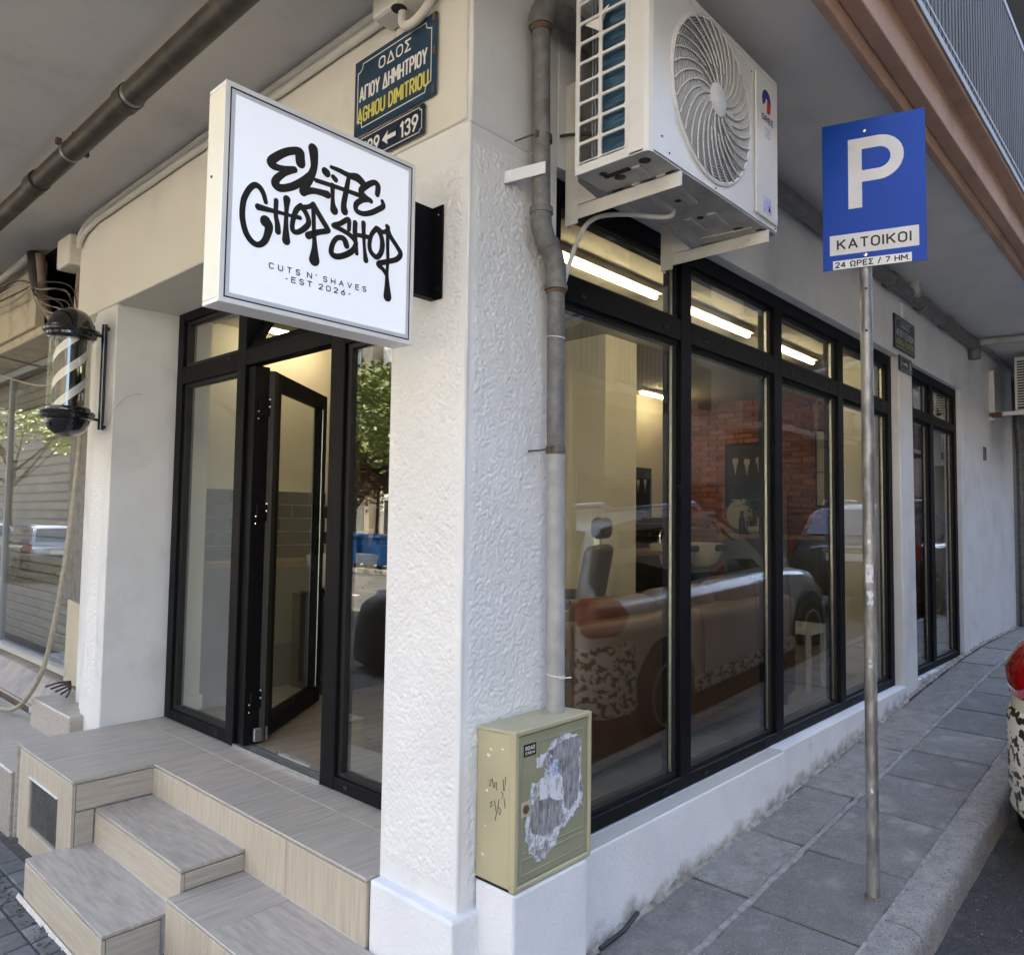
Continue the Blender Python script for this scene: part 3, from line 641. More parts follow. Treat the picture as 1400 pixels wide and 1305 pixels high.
obj('glazing_strip', leafbox(LW-.095, LW-.09, .51, 2.31, -.036, -.031), 'aluminium_strip', dl)
obj('edge_seal', leafbox(-.05, 0, .40, 2.40, -.05, .028), 'gasket', dl)
for z in (2.19, 1.62, .62):
    hgm = MB().box(hx-.085, hx-.02, hy-.055, hy-.005, z-.045, z+.045)
    obj('hinge', hgm, 'black_metal', dl, bev=.004)
    sc_ = MB()
    for dz in (-.02, .02): sc_.lathe((hx-.088, hy-.05, z+dz-.04), [(.006, 0), (.006, .004), (.003, .006)], 8, (-1, 0, 0)).lathe((hx-.03, hy-.06, z+dz+.03), [(.006, 0), (.006, .004), (.003, .006)], 8, (-.5, -1, 0))
    obj('screw', sc_, 'chrome', dl)
obj('bottom_fitting', MB().box(hx-.06, hx+.02, hy-.06, hy-.03, .40, .47), 'steel', dl, bev=.004)
obj('handle', MB().tube([(ex-.06*du.x-.05*dn.x*-1, ey-.06*du.y+.05*dn.y*-1, z) for z in (1.35, 1.65)], .010, 8), 'black_metal', dl)

# ------------------------------------------------------------------ entrance steps clad in stone-look tiles
ST = thing('entrance_steps', 'travertine tiled entrance steps and landing in front of the shop door', 'steps', (1.6, 3.4, 0))
core = MB().box(1.65, 2.10, 2.16, 3.90, -.2, .355).box(1.285, 2.10, 3.90, 4.745, -.2, .355).box(1.385, 1.65, 2.985, 3.89, -.2, .214).box(1.33, 1.65, 1.2, 2.955, -.2, .130).box(1.115, 1.385, 3.01, 3.885, -.2, .058)
obj('core', core, 'grout', ST)
def tile(x0, x1, y0, y1, z0, z1, mat, g=.0016, bev=.0018): obj('tile', MB().box(x0+g, x1-g, y0+g, y1-g, z0, z1), mat, ST, bev=bev)
def top(x0, x1, y0, y1, z, mat='travertine', th=.014): tile(x0, x1, y0, y1, z-th, z, mat)
# landing tops
for a, b in ((1.634, 1.910), (1.910, 2.075)):
    for c, d in ((2.15, 2.70), (2.70, 3.872)): top(a, b, c, d, .375)
for a, b in ((1.268, 1.910), (1.910, 2.075)):
    for c, d in ((3.872, 4.30), (4.30, 4.75)): top(a, b, c, d, .375)
# landing risers
def riserx(x, y0, y1, z0, z1, mat='travertine_v', th=.014): obj('tile', MB().box(x, x+th, y0+.0016, y1-.0016, z0, z1-.003), mat, ST, bev=.0015)
def risery(y, x0, x1, z0, z1, mat='travertine', th=.014): obj('tile', MB().box(x0+.0016, x1-.0016, y, y+th, z0, z1-.003), mat, ST, bev=.0015)
riserx(1.635, 2.15, 2.66, .02, .3605); riserx(1.635, 2.66, 3.872, .02, .3605)
risery(3.873, 1.284, 1.634, .236, .3605); risery(3.873, 1.284, 1.366, -.1, .235)
# left block front with its black vent grille
for y0, y1, z0, z1 in ((3.874, 4.07, -.12, .3605), (4.495, 4.64, -.12, .3605), (4.07, 4.495, .252, .3605), (4.07, 4.495, -.12, .0)): riserx(1.269, y0, y1, z0, z1)
obj('tile', MB().box(1.27, 1.69, 4.728, 4.742, -.2, .36), 'travertine', ST)
gr = obj('vent_grille', MB().box(1.285, 1.289, 4.075, 4.49, .003, .249), 'gasket', ST)
gm = MB()
for i in range(20): gm.obox((1.281, 4.2825, .012+i*.0122), (0, 1, 0), (1, 0, -.6), (.6, 0, 1), .205, .004, .0012)
for i in range(52): gm.box(1.2765, 1.2775, 4.078+i*.008, 4.0785+i*.008+.0008, .004, .248)
obj('grille_bars', gm, 'old_pipe', ST, kind='stuff')
obj('grille_trim', MB().box(1.262, 1.275, 4.066, 4.499, .2495, .2545), 'enamel_white', ST)
# upper step
top(1.368, 1.634, 2.968, 3.872, .233, 'travertine_y'); riserx(1.369, 2.966, 3.872, .06, .2185, 'travertine_h'); risery(2.969, 1.384, 1.634, .150, .2185)
# wide lower step towards the street
for c, d in ((2.62, 2.966), (1.9, 2.62), (1.2, 1.9)): top(1.313, 1.634, c, d, .150, 'travertine' if c > 2.6 else 'travertine_y')
riserx(1.314, 1.2, 2.62, -.2, .1355); riserx(1.314, 2.62, 2.966, -.2, .1355)
# lowest step
top(1.097, 1.368, 2.992, 3.902, .078, 'travertine_y'); riserx(1.098, 2.99, 3.902, -.2, .0635, 'travertine_h'); risery(2.993, 1.113, 1.313, -.2, .0635)
# light mitre beads along the tile edges
bd = MB()
for p, q in (((1.633, 2.15, .3745), (1.633, 3.872, .3745)), ((1.267, 3.872, .3745), (1.267, 4.64, .3745)), ((1.267, 3.872, .0), (1.267, 3.872, .374)), ((1.634, 3.871, .236), (1.634, 3.871, .374)), ((1.367, 2.967, .15), (1.367, 2.967, .232)), ((1.097, 2.991, -.1), (1.097, 2.991, .077)), ((1.312, 2.2, .1497), (1.312, 2.966, .1497)), ((1.6325, 2.15, .1515), (1.6325, 2.966, .1515)), ((1.6325, 2.97, .2345), (1.6325, 3.87, .2345)), ((1.367, 3.0, .0795), (1.367, 3.87, .0795))):
    bd.tube([p, q], .0022, 5)
obj('edge_bead', bd, 'grout', ST)
tag(obj('mortar_skirt', MB().prism([(0, 0), (.013, 0), (.003, .018)], (1.095, 3.95, -.10), (-1, 0, 0), (0, 0, 1), .98), 'grout', None), 'rough pale mortar smeared along the foot of the lowest tiled step', 'mortar')

# ------------------------------------------------------------------ neighbouring shop on the left
NB = thing('neighbouring_shop', 'neighbouring cream building with a closed roller shutter behind dark glass', 'building', (1.9, 8, 0))
obj('fascia', MB().box(1.68, 1.75, 6.36, 13.9, 2.98, 3.48), 'old_cream', NB, bev=.006)
obj('fascia_underside', MB().box(1.70, 2.3, 5.42, 13.9, 2.91, 2.975), 'old_cream', NB, bev=.01)
obj('niche_back', MB().box(3.0, 3.1, 5.40, 9, 2.9, 3.6).box(1.76, 3.0, 8.9, 9, 2.98, 3.6).box(1.70, 3.0, 5.44, 8.9, 3.485, 3.489).box(2.3, 3.0, 5.44, 8.9, 2.9, 2.97), 'gasket', NB)  # walls coloured black to give the niche its darkness
obj('niche_side', MB().box(1.70, 3.0, 5.402, 5.44, 2.98, 3.48), 'brown_stone', NB)
obj('brown_conduit', MB().tube([(1.70, 5.50, 2.95), (1.70, 5.47, 3.3)], .025, 10), 'brown_stone', NB, smooth=True)
obj('pier', MB().box(1.86, 2.35, 5.42, 6.05, .95, 2.90), 'old_pipe', NB, bev=.02)
obj('pier_base', MB().box(1.84, 2.30, 5.42, 5.90, .44, .96, lambda x, y, z: (x, y+(.04*math.sin(y*40) if z > .9 else 0), z+(.05*math.sin(y*30+1) if z > .9 else 0))), 'old_cream', NB, bev=.004)
obj('pier_base', MB().box(1.82, 2.20, 5.405, 5.50, .40, 2.9), 'cream_plaster', NB, bev=.01)
sf = obj('shop_front', MB().box(1.98, 2.03, 5.93, 14, .40, .46).box(1.98, 2.03, 5.93, 14, 2.84, 2.90).box(1.98, 2.03, 5.93, 5.97, .46, 2.84).box(1.98, 2.03, 8.10, 8.15, .46, 2.84), 'gutter_grey', NB, bev=.003)
obj('sill_strip', MB().box(1.955, 1.979, 5.95, 14, .405, .445), 'pale_joint', NB)
obj('pane', MB().box(2.0, 2.006, 5.98, 8.095, .465, 2.835), 'shutter_glass', sf)
obj('pane', MB().box(2.0, 2.006, 8.155, 13.95, .465, 2.835), 'shutter_glass', sf)
sh = obj('roller_shutter', MB().box(2.16, 2.17, 5.95, 14, .4, 2.9), 'fan_dark', NB)
s0 = None
for i in range(31):
    z = .46+i*.078
    if s0 is None: s0 = obj('slat', MB().prism([(0, 0), (.016, .012), (.018, .06), (0, .074)], (2.15, 14, z), (-1, 0, 0), (0, 0, 1), 8.0), 'shutter_pale', sh)
    else:
        o = s0.copy(); C.objects.link(o); o.location.z += i*.078
obj('plinth', MB().box(1.74, 2.30, 5.95, 14, -.25, .23), 'brown_stone', NB, bev=.01)
obj('plinth', MB().box(1.74, 2.30, 5.75, 14, .232, .40, lambda x, y, z: (x+(.14 if z > .3 else 0) if x < 2 else x, y, z)), 'brown_stone', NB, bev=.01)
obj('stone_block', MB().box(1.60, 2.2, 5.00, 5.72, -.25, .40), 'travertine', NB, bev=.008)
obj('stone_block', MB().box(1.25, 1.69, 4.76, 8.5, -.25, .22), 'travertine', NB, bev=.008)
vg = obj('air_vent', MB().box(1.690, 1.735, 5.76, 6.06, .05, .262).box(1.684, 1.70, 5.76, 5.785, .05, .262).box(1.684, 1.70, 6.035, 6.06, .05, .262).box(1.684, 1.70, 5.785, 6.035, .05, .075).box(1.684, 1.70, 5.785, 6.035, .238, .262), 'trunking', NB, bev=.002)
for i in range(5): obj('vent_slat', MB().obox((1.685, 5.91, .095+i*.032), (0, 1, 0), (1, 0, -.5), (.5, 0, 1), .12, .010, .004), 'old_pipe', vg)
obj('upper_wall', MB().box(1.9, 14, 16, 62, 0, 20), 'facade_b', NB)
obj('side_wall', MB().box(2.2, 2.4, 5.4, 16, -.2, 3.6), 'facade_b', NB)
# neighbour further up the side street
N2 = thing('far_neighbour_building', 'dark rough stone pier of the next building at the end of the white wall', 'building', (12, 1.7, 0))
obj('wall', MB().box(10.86, 11.5, 1.80, 2.2, 0, 3.48), 'joint_mortar', N2)
obj('wall', MB().box(11.5, 24, 1.45, 2.2, 0, 3.48), 'edge_concrete', N2)
obj('upper_wall', MB().box(24.1, 66, 1.5, 12, -.1, 20), 'facade_b', N2)  # unseen block added to keep the sun off the facades opposite
obj('pipe', MB().tube([(10.95, 1.70, .3), (10.95, 1.70, 2.5), (10.95, 1.74, 3.4)], .035, 8), 'old_pipe', N2, smooth=True)

# ------------------------------------------------------------------ lightbox sign
def plane_strokes(data, o, ux, uz, depth):
    o, ux, uz = Vector(o), Vector(ux), Vector(uz); nn = ux.cross(uz); m = MB(); lay = 0
    for s in data:
        Q = stroke([(a/1000, b/1000, r*1.18/1000) for a, b, r in s]); lay += 1
        d = nn*(depth+.00004*lay)
        L_, R_ = [], []
        for i, q in enumerate(Q):
            a = Q[max(i-1, 0)]; b = Q[min(i+1, len(Q)-1)]; t = Vector((b[0]-a[0], b[1]-a[1])); t = t.normalized() if t.length > 1e-9 else Vector((1, 0)); n2 = Vector((-t.y, t.x))
            for k, lst in ((1, L_), (-1, R_)): lst.append((q[0]+k*n2.x*q[2], q[1]+k*n2.y*q[2]))
        for i in range(len(Q)-1):
            base = len(m.v)
            for p in (R_[i], R_[i+1], L_[i+1], L_[i]): m.v.append(tuple(o+ux*p[0]+uz*p[1]+d))
            m.f.append((base, base+1, base+2, base+3))
        for i, q in enumerate(Q):
            base = len(m.v); d2 = d+nn*(.00001+.000002*i)
            for k in range(14): m.v.append(tuple(o+ux*(q[0]+q[2]*math.cos(k*PI/7))+uz*(q[1]+q[2]*math.sin(k*PI/7))+d2))
            m.f.append(tuple(range(base, base+14)))
    return m
SG = thing('lightbox_sign', 'square white projecting lightbox sign with black graffiti style lettering', 'sign', (1.23, 1.92, 2.15))
X0, X1, Z0, Z1, YS, YB = .906, 1.553, 2.155, 2.745, 1.875, 1.965
cs = MB().box(X0, X1, YS+.003, YB, Z0, Z0+.012).box(X0, X1, YS+.003, YB, Z1-.012, Z1).box(X1-.012, X1, YS+.003, YB, Z0+.012, Z1-.012)
obj('case', cs, 'sign_white', SG, bev=.0015)
obj('case_side', MB().box(X0, X0+.012, YS+.003, YB, Z0+.0125, Z1-.0125), 'sign_cream_side', SG, bev=.0015)
t = .013
obj('front_trim', MB().box(X0, X1, YS-.002, YS+.003, Z0, Z0+t).box(X0, X1, YS-.002, YS+.003, Z1-t, Z1).box(X0, X0+t, YS-.002, YS+.003, Z0+t, Z1-t).box(X1-t, X1, YS-.002, YS+.003, Z0+t, Z1-t), 'sign_white', SG)
t2 = .0045
a0, a1, b0, b1 = X0+t, X1-t, Z0+t, Z1-t
obj('shadow_gap', MB().box(a0, a1, YS-.001, YS+.004, b0, b0+t2).box(a0, a1, YS-.001, YS+.004, b1-t2, b1).box(a0, a0+t2, YS-.001, YS+.004, b0+t2, b1-t2).box(a1-t2, a1, YS-.001, YS+.004, b0+t2, b1-t2), 'ink_black', SG)
obj('face_panel', MB().box(a0+t2, a1-t2, YS-.0005, YS+.006, b0+t2, b1-t2), 'sign_face', SG)
a0 += t2; a1 -= t2; b0 += t2; b1 -= t2; t3 = .011
obj('dim_glow_rim', MB().prism([(a0, b0), (a1, b0), (a1-t3, b0+t3), (a0+t3, b0+t3)], (0, YS-.0012, 0), (1, 0, 0), (0, 0, 1), .0004).prism([(a0, b1), (a0+t3, b1-t3), (a1-t3, b1-t3), (a1, b1)], (0, YS-.0012, 0), (1, 0, 0), (0, 0, 1), .0004).prism([(a0, b0), (a0+t3, b0+t3), (a0+t3, b1-t3), (a0, b1)], (0, YS-.0012, 0), (1, 0, 0), (0, 0, 1), .0004).prism([(a1, b0), (a1, b1), (a1-t3, b1-t3), (a1-t3, b0+t3)], (0, YS-.0012, 0), (1, 0, 0), (0, 0, 1), .0004), 'dim_glow_rim', SG)
LOGO = [[[-97,156,13.4],[-99,171,13.3],[-98,186,10.3],[-111,186,9.7],[-139,173,9.5],[-165,153,10.0],[-188,128,10.8],[-181,118,9.9],[-155,119,7.6],[-115,130,8.1]],[[-117,128,7.1],[-145,110,7.6],[-167,88,9.4],[-174,70,10.5],[-163,63,10.2],[-147,66,9.4],[-119,81,9.3],[-86,108,9.7],[-68,127,9.9]],[[-58,211,13.8],[-54,184,11.9],[-54,155,9.6],[-66,122,11.1],[-78,95,9.8],[-86,76,11.3]],[[-86,76,10.3],[-60,88,8.3],[-32,93,8.0],[-6,94,10.1]],[[-16,160,10.5],[-10,157,10.8]],[[12,153,7.0],[20,148,7.7]],[[4,180,4.9],[32,180,6.4],[67,177,7.8],[97,180,11.5],[117,171,10.4]],[[-46,123,5.8],[6,126,5.9],[51,128,5.7],[109,129,6.6]],[[10,127,7.3],[12,89,5.9],[14,69,7.9],[18,55,11.8]],[[66,171,6.1],[58,126,7.8],[51,84,8.4],[54,64,11.0]],[[172,154,7.9],[174,180,9.0],[159,187,7.5],[127,164,8.7],[111,143,8.7],[127,133,6.3],[149,125,7.0]],[[146,128,6.0],[117,118,7.3],[95,98,7.9],[97,79,7.2],[121,77,6.9],[150,89,7.4],[176,107,7.5],[196,124,7.5],[192,138,6.1]],[[-200,9,5.6],[-208,31,6.5],[-220,44,7.1],[-234,45,7.1],[-249,29,7.0],[-262,0,7.2],[-266,-25,7.1],[-266,-50,7.3],[-261,-74,7.3],[-252,-95,7.4],[-236,-111,7.4],[-217,-114,7.0],[-200,-99,8.2],[-191,-75,9.5],[-189,-55,11.5],[-199,-44,14.0]],[[-222,-11,8.0],[-200,-10,6.7],[-161,-7,4.9],[-127,-5,4.5],[-94,-2,5.7]],[[-169,23,6.4],[-169,-16,5.9],[-163,-41,7.0],[-161,-61,8.0]],[[-137,37,10.1],[-137,5,6.0],[-137,-39,6.7],[-135,-79,11.1]],[[-92,33,7.3],[-107,15,7.3],[-117,-22,6.6],[-115,-44,6.8],[-100,-45,6.5],[-78,-27,7.4],[-66,-8,7.4],[-73,14,6.9],[-92,33,7.1]],[[-87,31,5.9],[-66,39,6.0],[-52,51,6.2]],[[-52,50,7.2],[-30,23,7.6],[-4,-6,7.7],[-4,-13,7.2],[-36,-27,7.3],[-66,-45,9.4]],[[-52,44,6.5],[-48,-24,6.0],[-44,-69,7.7],[-44,-110,15.1]],[[71,14,6.1],[71,39,6.6],[64,41,6.7],[40,22,6.5],[16,9,5.9],[38,6,6.5],[68,0,6.6],[91,-11,7.5],[97,-25,7.2],[85,-48,8.0],[57,-69,7.8],[29,-80,7.8],[12,-73,7.7],[16,-46,7.1],[30,-25,6.7],[49,-19,7.2],[59,-26,8.7],[64,-38,8.7]],[[93,40,7.6],[93,7,7.3],[97,-23,6.2],[101,-51,6.1]],[[99,5,5.4],[129,9,6.3],[147,11,5.8]],[[123,48,7.4],[125,9,6.0],[129,-29,5.1],[135,-63,8.2]],[[172,47,6.9],[154,22,6.6],[147,-9,6.6],[153,-32,6.9],[174,-43,7.2],[190,-27,7.8],[196,0,8.2],[190,28,7.3],[172,47,6.9]],[[178,47,6.7],[196,42,6.2],[214,51,6.8]],[[212,65,6.5],[226,38,7.1],[252,13,7.2],[268,-7,8.1],[254,-28,7.5],[222,-44,7.1],[182,-62,7.5],[200,-74,6.4],[214,-88,6.4]],[[216,63,6.9],[216,11,6.0],[218,-39,5.6],[216,-85,5.7],[218,-119,8.4],[220,-156,13.4]]]
obj('lettering', plane_strokes(LOGO, (1.2295, YS-.001, 2.445), (1, 0, 0), (0, 0, 1), .0005), 'ink_black', SG)
obj('lettering', text_mb("CUTS N' SHAVES", .0175, (1.207, YS-.0015, 2.288), (1, 0, .027), (0, 0, 1), bold=.17, gap=.62, fit=.325), 'ink_black', SG)
obj('lettering', text_mb("-EST 2026-", .0175, (1.204, YS-.0015, 2.263), (1, 0, .027), (0, 0, 1), bold=.17, gap=.5, fit=.218), 'ink_black', SG)
obj('side_screw', MB().lathe((X0-.001, 1.935, 2.50), [(.004, 0), (.003, .002)], 8, (-1, 0, 0)), 'ink_black', SG)
br = obj('wall_bracket', MB().box(1.5535, 1.673, 1.925, 1.932, 2.345, 2.655).box(1.5535, 1.672, 1.9, 1.9325, 2.335, 2.3445).box(1.673, 1.679, 1.872, 1.932, 2.335, 2.655).box(1.554, 1.562, 1.900, 1.925, 2.30, 2.655), 'black_metal', SG, bev=.001)
bs = MB()
for z in (2.37, 2.62): bs.lathe((1.673, 1.893, z), [(.006, 0), (.006, .003), (.003, .004)], 10, (-1, 0, 0))
obj('screw', bs, 'chrome', SG)

# ------------------------------------------------------------------ enamel street signs
def enamel(root, x, y0, y1, z0, z1, lines, mat, sx, name='plate', tick=.045):
    """plate on a wall that faces -x (sx=1) or -y (sx=0); u runs left to right as seen from the street"""
    if sx: o = Vector((x, y1, z0)); ux = Vector((0, -1, 0)); W = y1-y0
    else: o = Vector((x, y0, z0)); ux = Vector((1, 0, 0)); W = y1-x
    return o, ux, W
def plate(root, o, ux, W, H, mat, lines, border='enamel_white', bw=.004, inset=.022, notch=.03):
    o, ux, uz = Vector(o), Vector(ux), Vector((0, 0, 1)); nn = ux.cross(uz)
    pts = [(0, 0), (W, 0), (W, H), (0, H)]
    p = obj('plate', MB().prism(pts, o+nn*.012, ux, uz, .010), mat, root, bev=.002)
    i, n2 = inset, notch
    loop = [(i+n2, i), (W-i-n2, i), (W-i-n2*.9, i+n2*.6), (W-i-n2*.4, i+n2*.9), (W-i, i+n2), (W-i, H-i-n2), (W-i-n2*.4, H-i-n2*.9), (W-i-n2*.9, H-i-n2*.6), (W-i-n2, H-i), (i+n2, H-i), (i+n2*.9, H-i-n2*.6), (i+n2*.4, H-i-n2*.9), (i, H-i-n2), (i, i+n2), (i+n2*.4, i+n2*.9), (i+n2*.9, i+n2*.6)]
    m = MB(); N = len(loop)
    for k in range(N):
        a, b = Vector(loop[k]), Vector(loop[(k+1) % N]); d = (b-a).normalized(); e = Vector((-d.y, d.x))*bw/2
        q = [a-e-d*bw/3, b-e+d*bw/3, b+e+d*bw/3, a+e-d*bw/3]; base = len(m.v)
        for v in q: m.v.append(tuple(o+ux*v.x+uz*v.y+nn*(.0125+.00002*k)))
        m.f.append((base, base+1, base+2, base+3))
    obj('border_line', m, border, root)
    for s, cz, size, mt, fit, cx in lines: obj('lettering', text_mb(s, size, o+ux*(W*cx)+uz*(H*cz)+nn*.0127, ux, uz, bold=.15, fit=W*fit, depth=.0003), mt, root)
    return p
S1 = thing('street_sign', 'blue enamel street name sign in Greek and Latin letters above the lightbox', 'sign', (1.67, 2.13, 3.03))
plate(S1, (1.668, 2.371, 3.045), (0, -1, 0), .465, .292, 'enamel_blue', [('ΟΔΟΣ', .79, .045, 'enamel_white', .40, .52), ('ΑΓΙΟΥ ΔΗΜΗΤΡΙΟΥ', .52, .060, 'enamel_white', .84, .49), ('AGHIOU DIMITRIOU', .24, .060, 'enamel_yellow', .88, .49)])
rm = MB()
for y, z in ((1.918, 3.32), (1.915, 3.062), (1.913, 3.2)): rm.obox((1.6545, y, z), (0, 1, 0), (0, 0, 1), (1, 0, 0), .006, .014, .0008)
obj('chipped_enamel', rm, 'rust', S1)
S2 = thing('house_number_sign', 'small navy enamel plate with an arrow and 139 below the street name', 'sign', (1.67, 2.1, 2.92))
plate(S2, (1.668, 2.35, 2.925), (0, -1, 0), .388, .108, 'enamel_navy', [('129', .47, .062, 'enamel_white', .26, .24), ('139', .47, .062, 'enamel_white', .26, .80)], inset=.010, notch=.012, bw=.003)
ar = MB().prism([(0, 0), (.035, .026), (.030, .008), (.080, .008), (.080, -.008), (.030, -.008), (.035, -.026)], (1.6550, 2.193, 2.976), (0, -1, 0), (0, 0, 1), .0004)
obj('arrow', ar, 'enamel_white', S2)
S3 = thing('street_sign', 'dark enamel street name sign on the side wall above the window pier', 'sign', (6.45, 1.74, 2.95))
plate(S3, (6.17, 1.752, 2.955), (1, 0, 0), .535, .265, 'enamel_navy', [('ΟΔΟΣ', .78, .042, 'enamel_white', .42, .5), ('ΑΓΙΟΥ ΕΞΙΧΩΝ', .50, .055, 'enamel_white', .84, .5), ('AGIOU EXIHON', .24, .050, 'enamel_yellow', .84, .5)], bw=.003)
S4 = thing('house_number_sign', 'small dark plate with an arrow under the side street name', 'sign', (6.45, 1.74, 2.8))
plate(S4, (6.29, 1.752, 2.802), (1, 0, 0), .33, .118, 'enamel_navy', [('1', .5, .06, 'enamel_white', .03, .14), ('8', .5, .07, 'enamel_white', .13, .84)], inset=.010, notch=.01, bw=.003)
obj('arrow', MB().prism([(0, .006), (.08, .006), (.078, .022), (.115, 0), (.078, -.022), (.08, -.006), (0, -.006)], (6.375, 1.7385, 2.861), (1, 0, 0), (0, 0, 1), .0004), 'enamel_white', S4)

# ------------------------------------------------------------------ parking sign on its post
PS = thing('parking_sign', 'blue residents parking sign with a white P on a galvanised post', 'sign', (3.363, 1.059, .08))
PX, PY = 3.363, 1.059
obj('post', MB().tube([(PX, PY, .03), (PX, PY, 3.30)], .0245, 16), 'galvanised', PS, smooth=True)
hm = MB()
fd = (Vector((0, 0, 0))-Vector((PX, PY, 0))).normalized()
for z in (2.60, 2.42): hm.lathe((PX+fd.x*.0235, PY+fd.y*.0235, z), [(.006, 0), (.006, .0018)], 10, fd)
obj('bolt_hole', hm, 'gasket', PS)
obj('base_collar', MB().lathe((PX, PY, .066), [(.050, 0), (.044, .012), (.034, .022), (.0255, .028)], 16), 'collar_mound', PS, smooth=True)
stk = [(2.02-.62, .03, .075), (1.30, .028, .06), (1.03, .014, .03), (1.53, .012, .02), (.52, .01, .02)]
for z, w, h in stk:
    a0 = math.atan2(fd.y, fd.x); m = MB(); k = 6; ww = w/.0245/2
    m = MB()
    for i in range(k+1):
        t = a0-ww+2*ww*i/k; r = .0255
        j = random.uniform(-.004, .004)
        m.v += [(PX+r*math.cos(t), PY+r*math.sin(t), z-h/2+j), (PX+r*math.cos(t), PY+r*math.sin(t), z+h/2-j)]
    for i in range(k): m.f.append((2*i, 2*i+2, 2*i+3, 2*i+1))
    obj('sticker_remnant', m, 'torn_paper', PS)
ang = R(107); uh = -Vector((math.cos(ang), math.sin(ang), 0)); sn = uh.cross(Vector((0, 0, 1)))
so_ = Vector((PX, PY, 0))+sn*.0275
# so_ is the plate plane; u = 0 at the post
Ua, Ub, Za, Zb = -.167, .229, 2.691, 3.334
pw = Ub-Ua
obj('plate', MB().prism([(Ua, Za), (Ub, Za), (Ub, Zb), (Ua, Zb)], so_+sn*.003, uh, (0, 0, 1), .003), 'sign_blue', PS, bev=.0008)
zz = lambda p: Za+(Zb-Za)*p
uu = lambda p: Ua+pw*p
# letter P: outer and inner contour
def Pshape():
    x0, x1, xr, yb, yt, sw = uu(.26), uu(.395), uu(.80), zz(.403), zz(.875), .053
    rr_o = (zz(.875)-zz(.575))/2; cy = (zz(.875)+zz(.575))/2; cx = xr-rr_o
    out = [(x0, yb), (x1, yb), (x1, cy-rr_o), (cx, cy-rr_o)]+[(cx+rr_o*math.sin(t), cy-rr_o*math.cos(t)) for t in [PI*i/14 for i in range(1, 14)]]+[(cx, cy+rr_o), (x0, cy+rr_o)]
    ri = rr_o-.050
    inn = [(x1, cy-ri), (cx, cy-ri)]+[(cx+ri*math.sin(t), cy-ri*math.cos(t)) for t in [PI*i/14 for i in range(1, 14)]]+[(cx, cy+ri), (x1, cy+ri)]
    m = MB(); nn = so_+sn*.0034
    def q(*pp):
        b = len(m.v)
        for a, z in pp: m.v.append(tuple(nn+uh*a+Vector((0, 0, z))))
        m.f.append(tuple(range(b, b+len(pp))))
    q((x0, yb), (x1, yb), (x1, cy-rr_o), (x1, cy-ri), (x1, cy+ri), (x1, cy+rr_o), (x0, cy+rr_o))
    q((x1, cy-rr_o), (cx, cy-rr_o), (cx, cy-ri), (x1, cy-ri)); q((x1, cy+ri), (cx, cy+ri), (cx, cy+rr_o), (x1, cy+rr_o))
    for i in range(14):
        t, s = PI*i/14, PI*(i+1)/14
        q((cx+ri*math.sin(t), cy-ri*math.cos(t)), (cx+rr_o*math.sin(t), cy-rr_o*math.cos(t)), (cx+rr_o*math.sin(s), cy-rr_o*math.cos(s)), (cx+ri*math.sin(s), cy-ri*math.cos(s)))
    return m
obj('letter_panel', Pshape(), 'sign_letter', PS)
obj('text_panel', MB().prism([(uu(.07), zz(.10)), (uu(.93), zz(.10)), (uu(.93), zz(.235)), (uu(.07), zz(.235))], so_+sn*.0034, uh, (0, 0, 1), .0004), 'sign_letter', PS)
obj('text_panel', MB().prism([(uu(.10), zz(.002)), (uu(.86), zz(.002)), (uu(.86), zz(.062)), (uu(.10), zz(.062))], so_+sn*.0034, uh, (0, 0, 1), .0004), 'enamel_white', PS)
obj('lettering', text_mb('ΚΑΤΟΙΚΟΙ', .046, so_+uh*uu(.5)+Vector((0, 0, zz(.168)))+sn*.0036, uh, (0, 0, 1), bold=.165, gap=.3, fit=pw*.72), 'ink_black', PS)
obj('lettering', text_mb('24 ΩΡΕΣ / 7 ΗΜ.', .026, so_+uh*uu(.48)+Vector((0, 0, zz(.032)))+sn*.0036, uh, (0, 0, 1), bold=.19, gap=.24, fit=pw*.72), 'ink_black', PS)
bm_ = MB()
for z in (zz(.918), zz(.078)): bm_.lathe(so_+uh*.0+Vector((0, 0, z))+sn*.003, [(.009, 0), (.009, .003), (.006, .006), (.001, .007)], 12, sn)
obj('bolt', bm_, 'chrome', PS)
ck = MB()
for z in (zz(.918), zz(.078)): ck.box(-.03, .03, -.004, .004, -.02, .02, lambda x, y, q, z=z: tuple(so_+uh*x+sn*(y-.006)+Vector((0, 0, z+q))))
obj('clamp', ck, 'steel', PS)

# ------------------------------------------------------------------ barber pole
BP = thing('barber_pole', 'black capped barber pole with black and white spiral inside a glass tube', 'barber pole', (1.475, 4.86, 2.05))
c = (1.475, 4.86, 0)
obj('lower_cap', MB().lathe(c, [(.002, 2.045), (.03, 2.047), (.07, 2.06), (.098, 2.085), (.112, 2.12), (.118, 2.14), (.137, 2.145), (.142, 2.155), (.137, 2.166), (.142, 2.178), (.136, 2.188), (.118, 2.19), (.118, 2.205), (.114, 2.212), (.05, 2.212)], 40), 'black_gloss', BP, smooth=True)
obj('upper_cap', MB().lathe(c, [(.05, 2.606), (.118, 2.606), (.122, 2.618), (.132, 2.625), (.132, 2.640), (.146, 2.648), (.150, 2.660), (.146, 2.668), (.126, 2.672), (.122, 2.70), (.108, 2.738), (.082, 2.768), (.048, 2.788), (.002, 2.795)], 40), 'black_gloss', BP, smooth=True)
obj('glass_tube', MB().lathe(c, [(.112, 2.213), (.112, 2.605)], 40), 'tube_glass', BP, smooth=True)
inner = obj('inner_cylinder', MB().lathe(c, [(.084, 2.213), (.084, 2.605)], 40), 'black_gloss', BP, smooth=True)
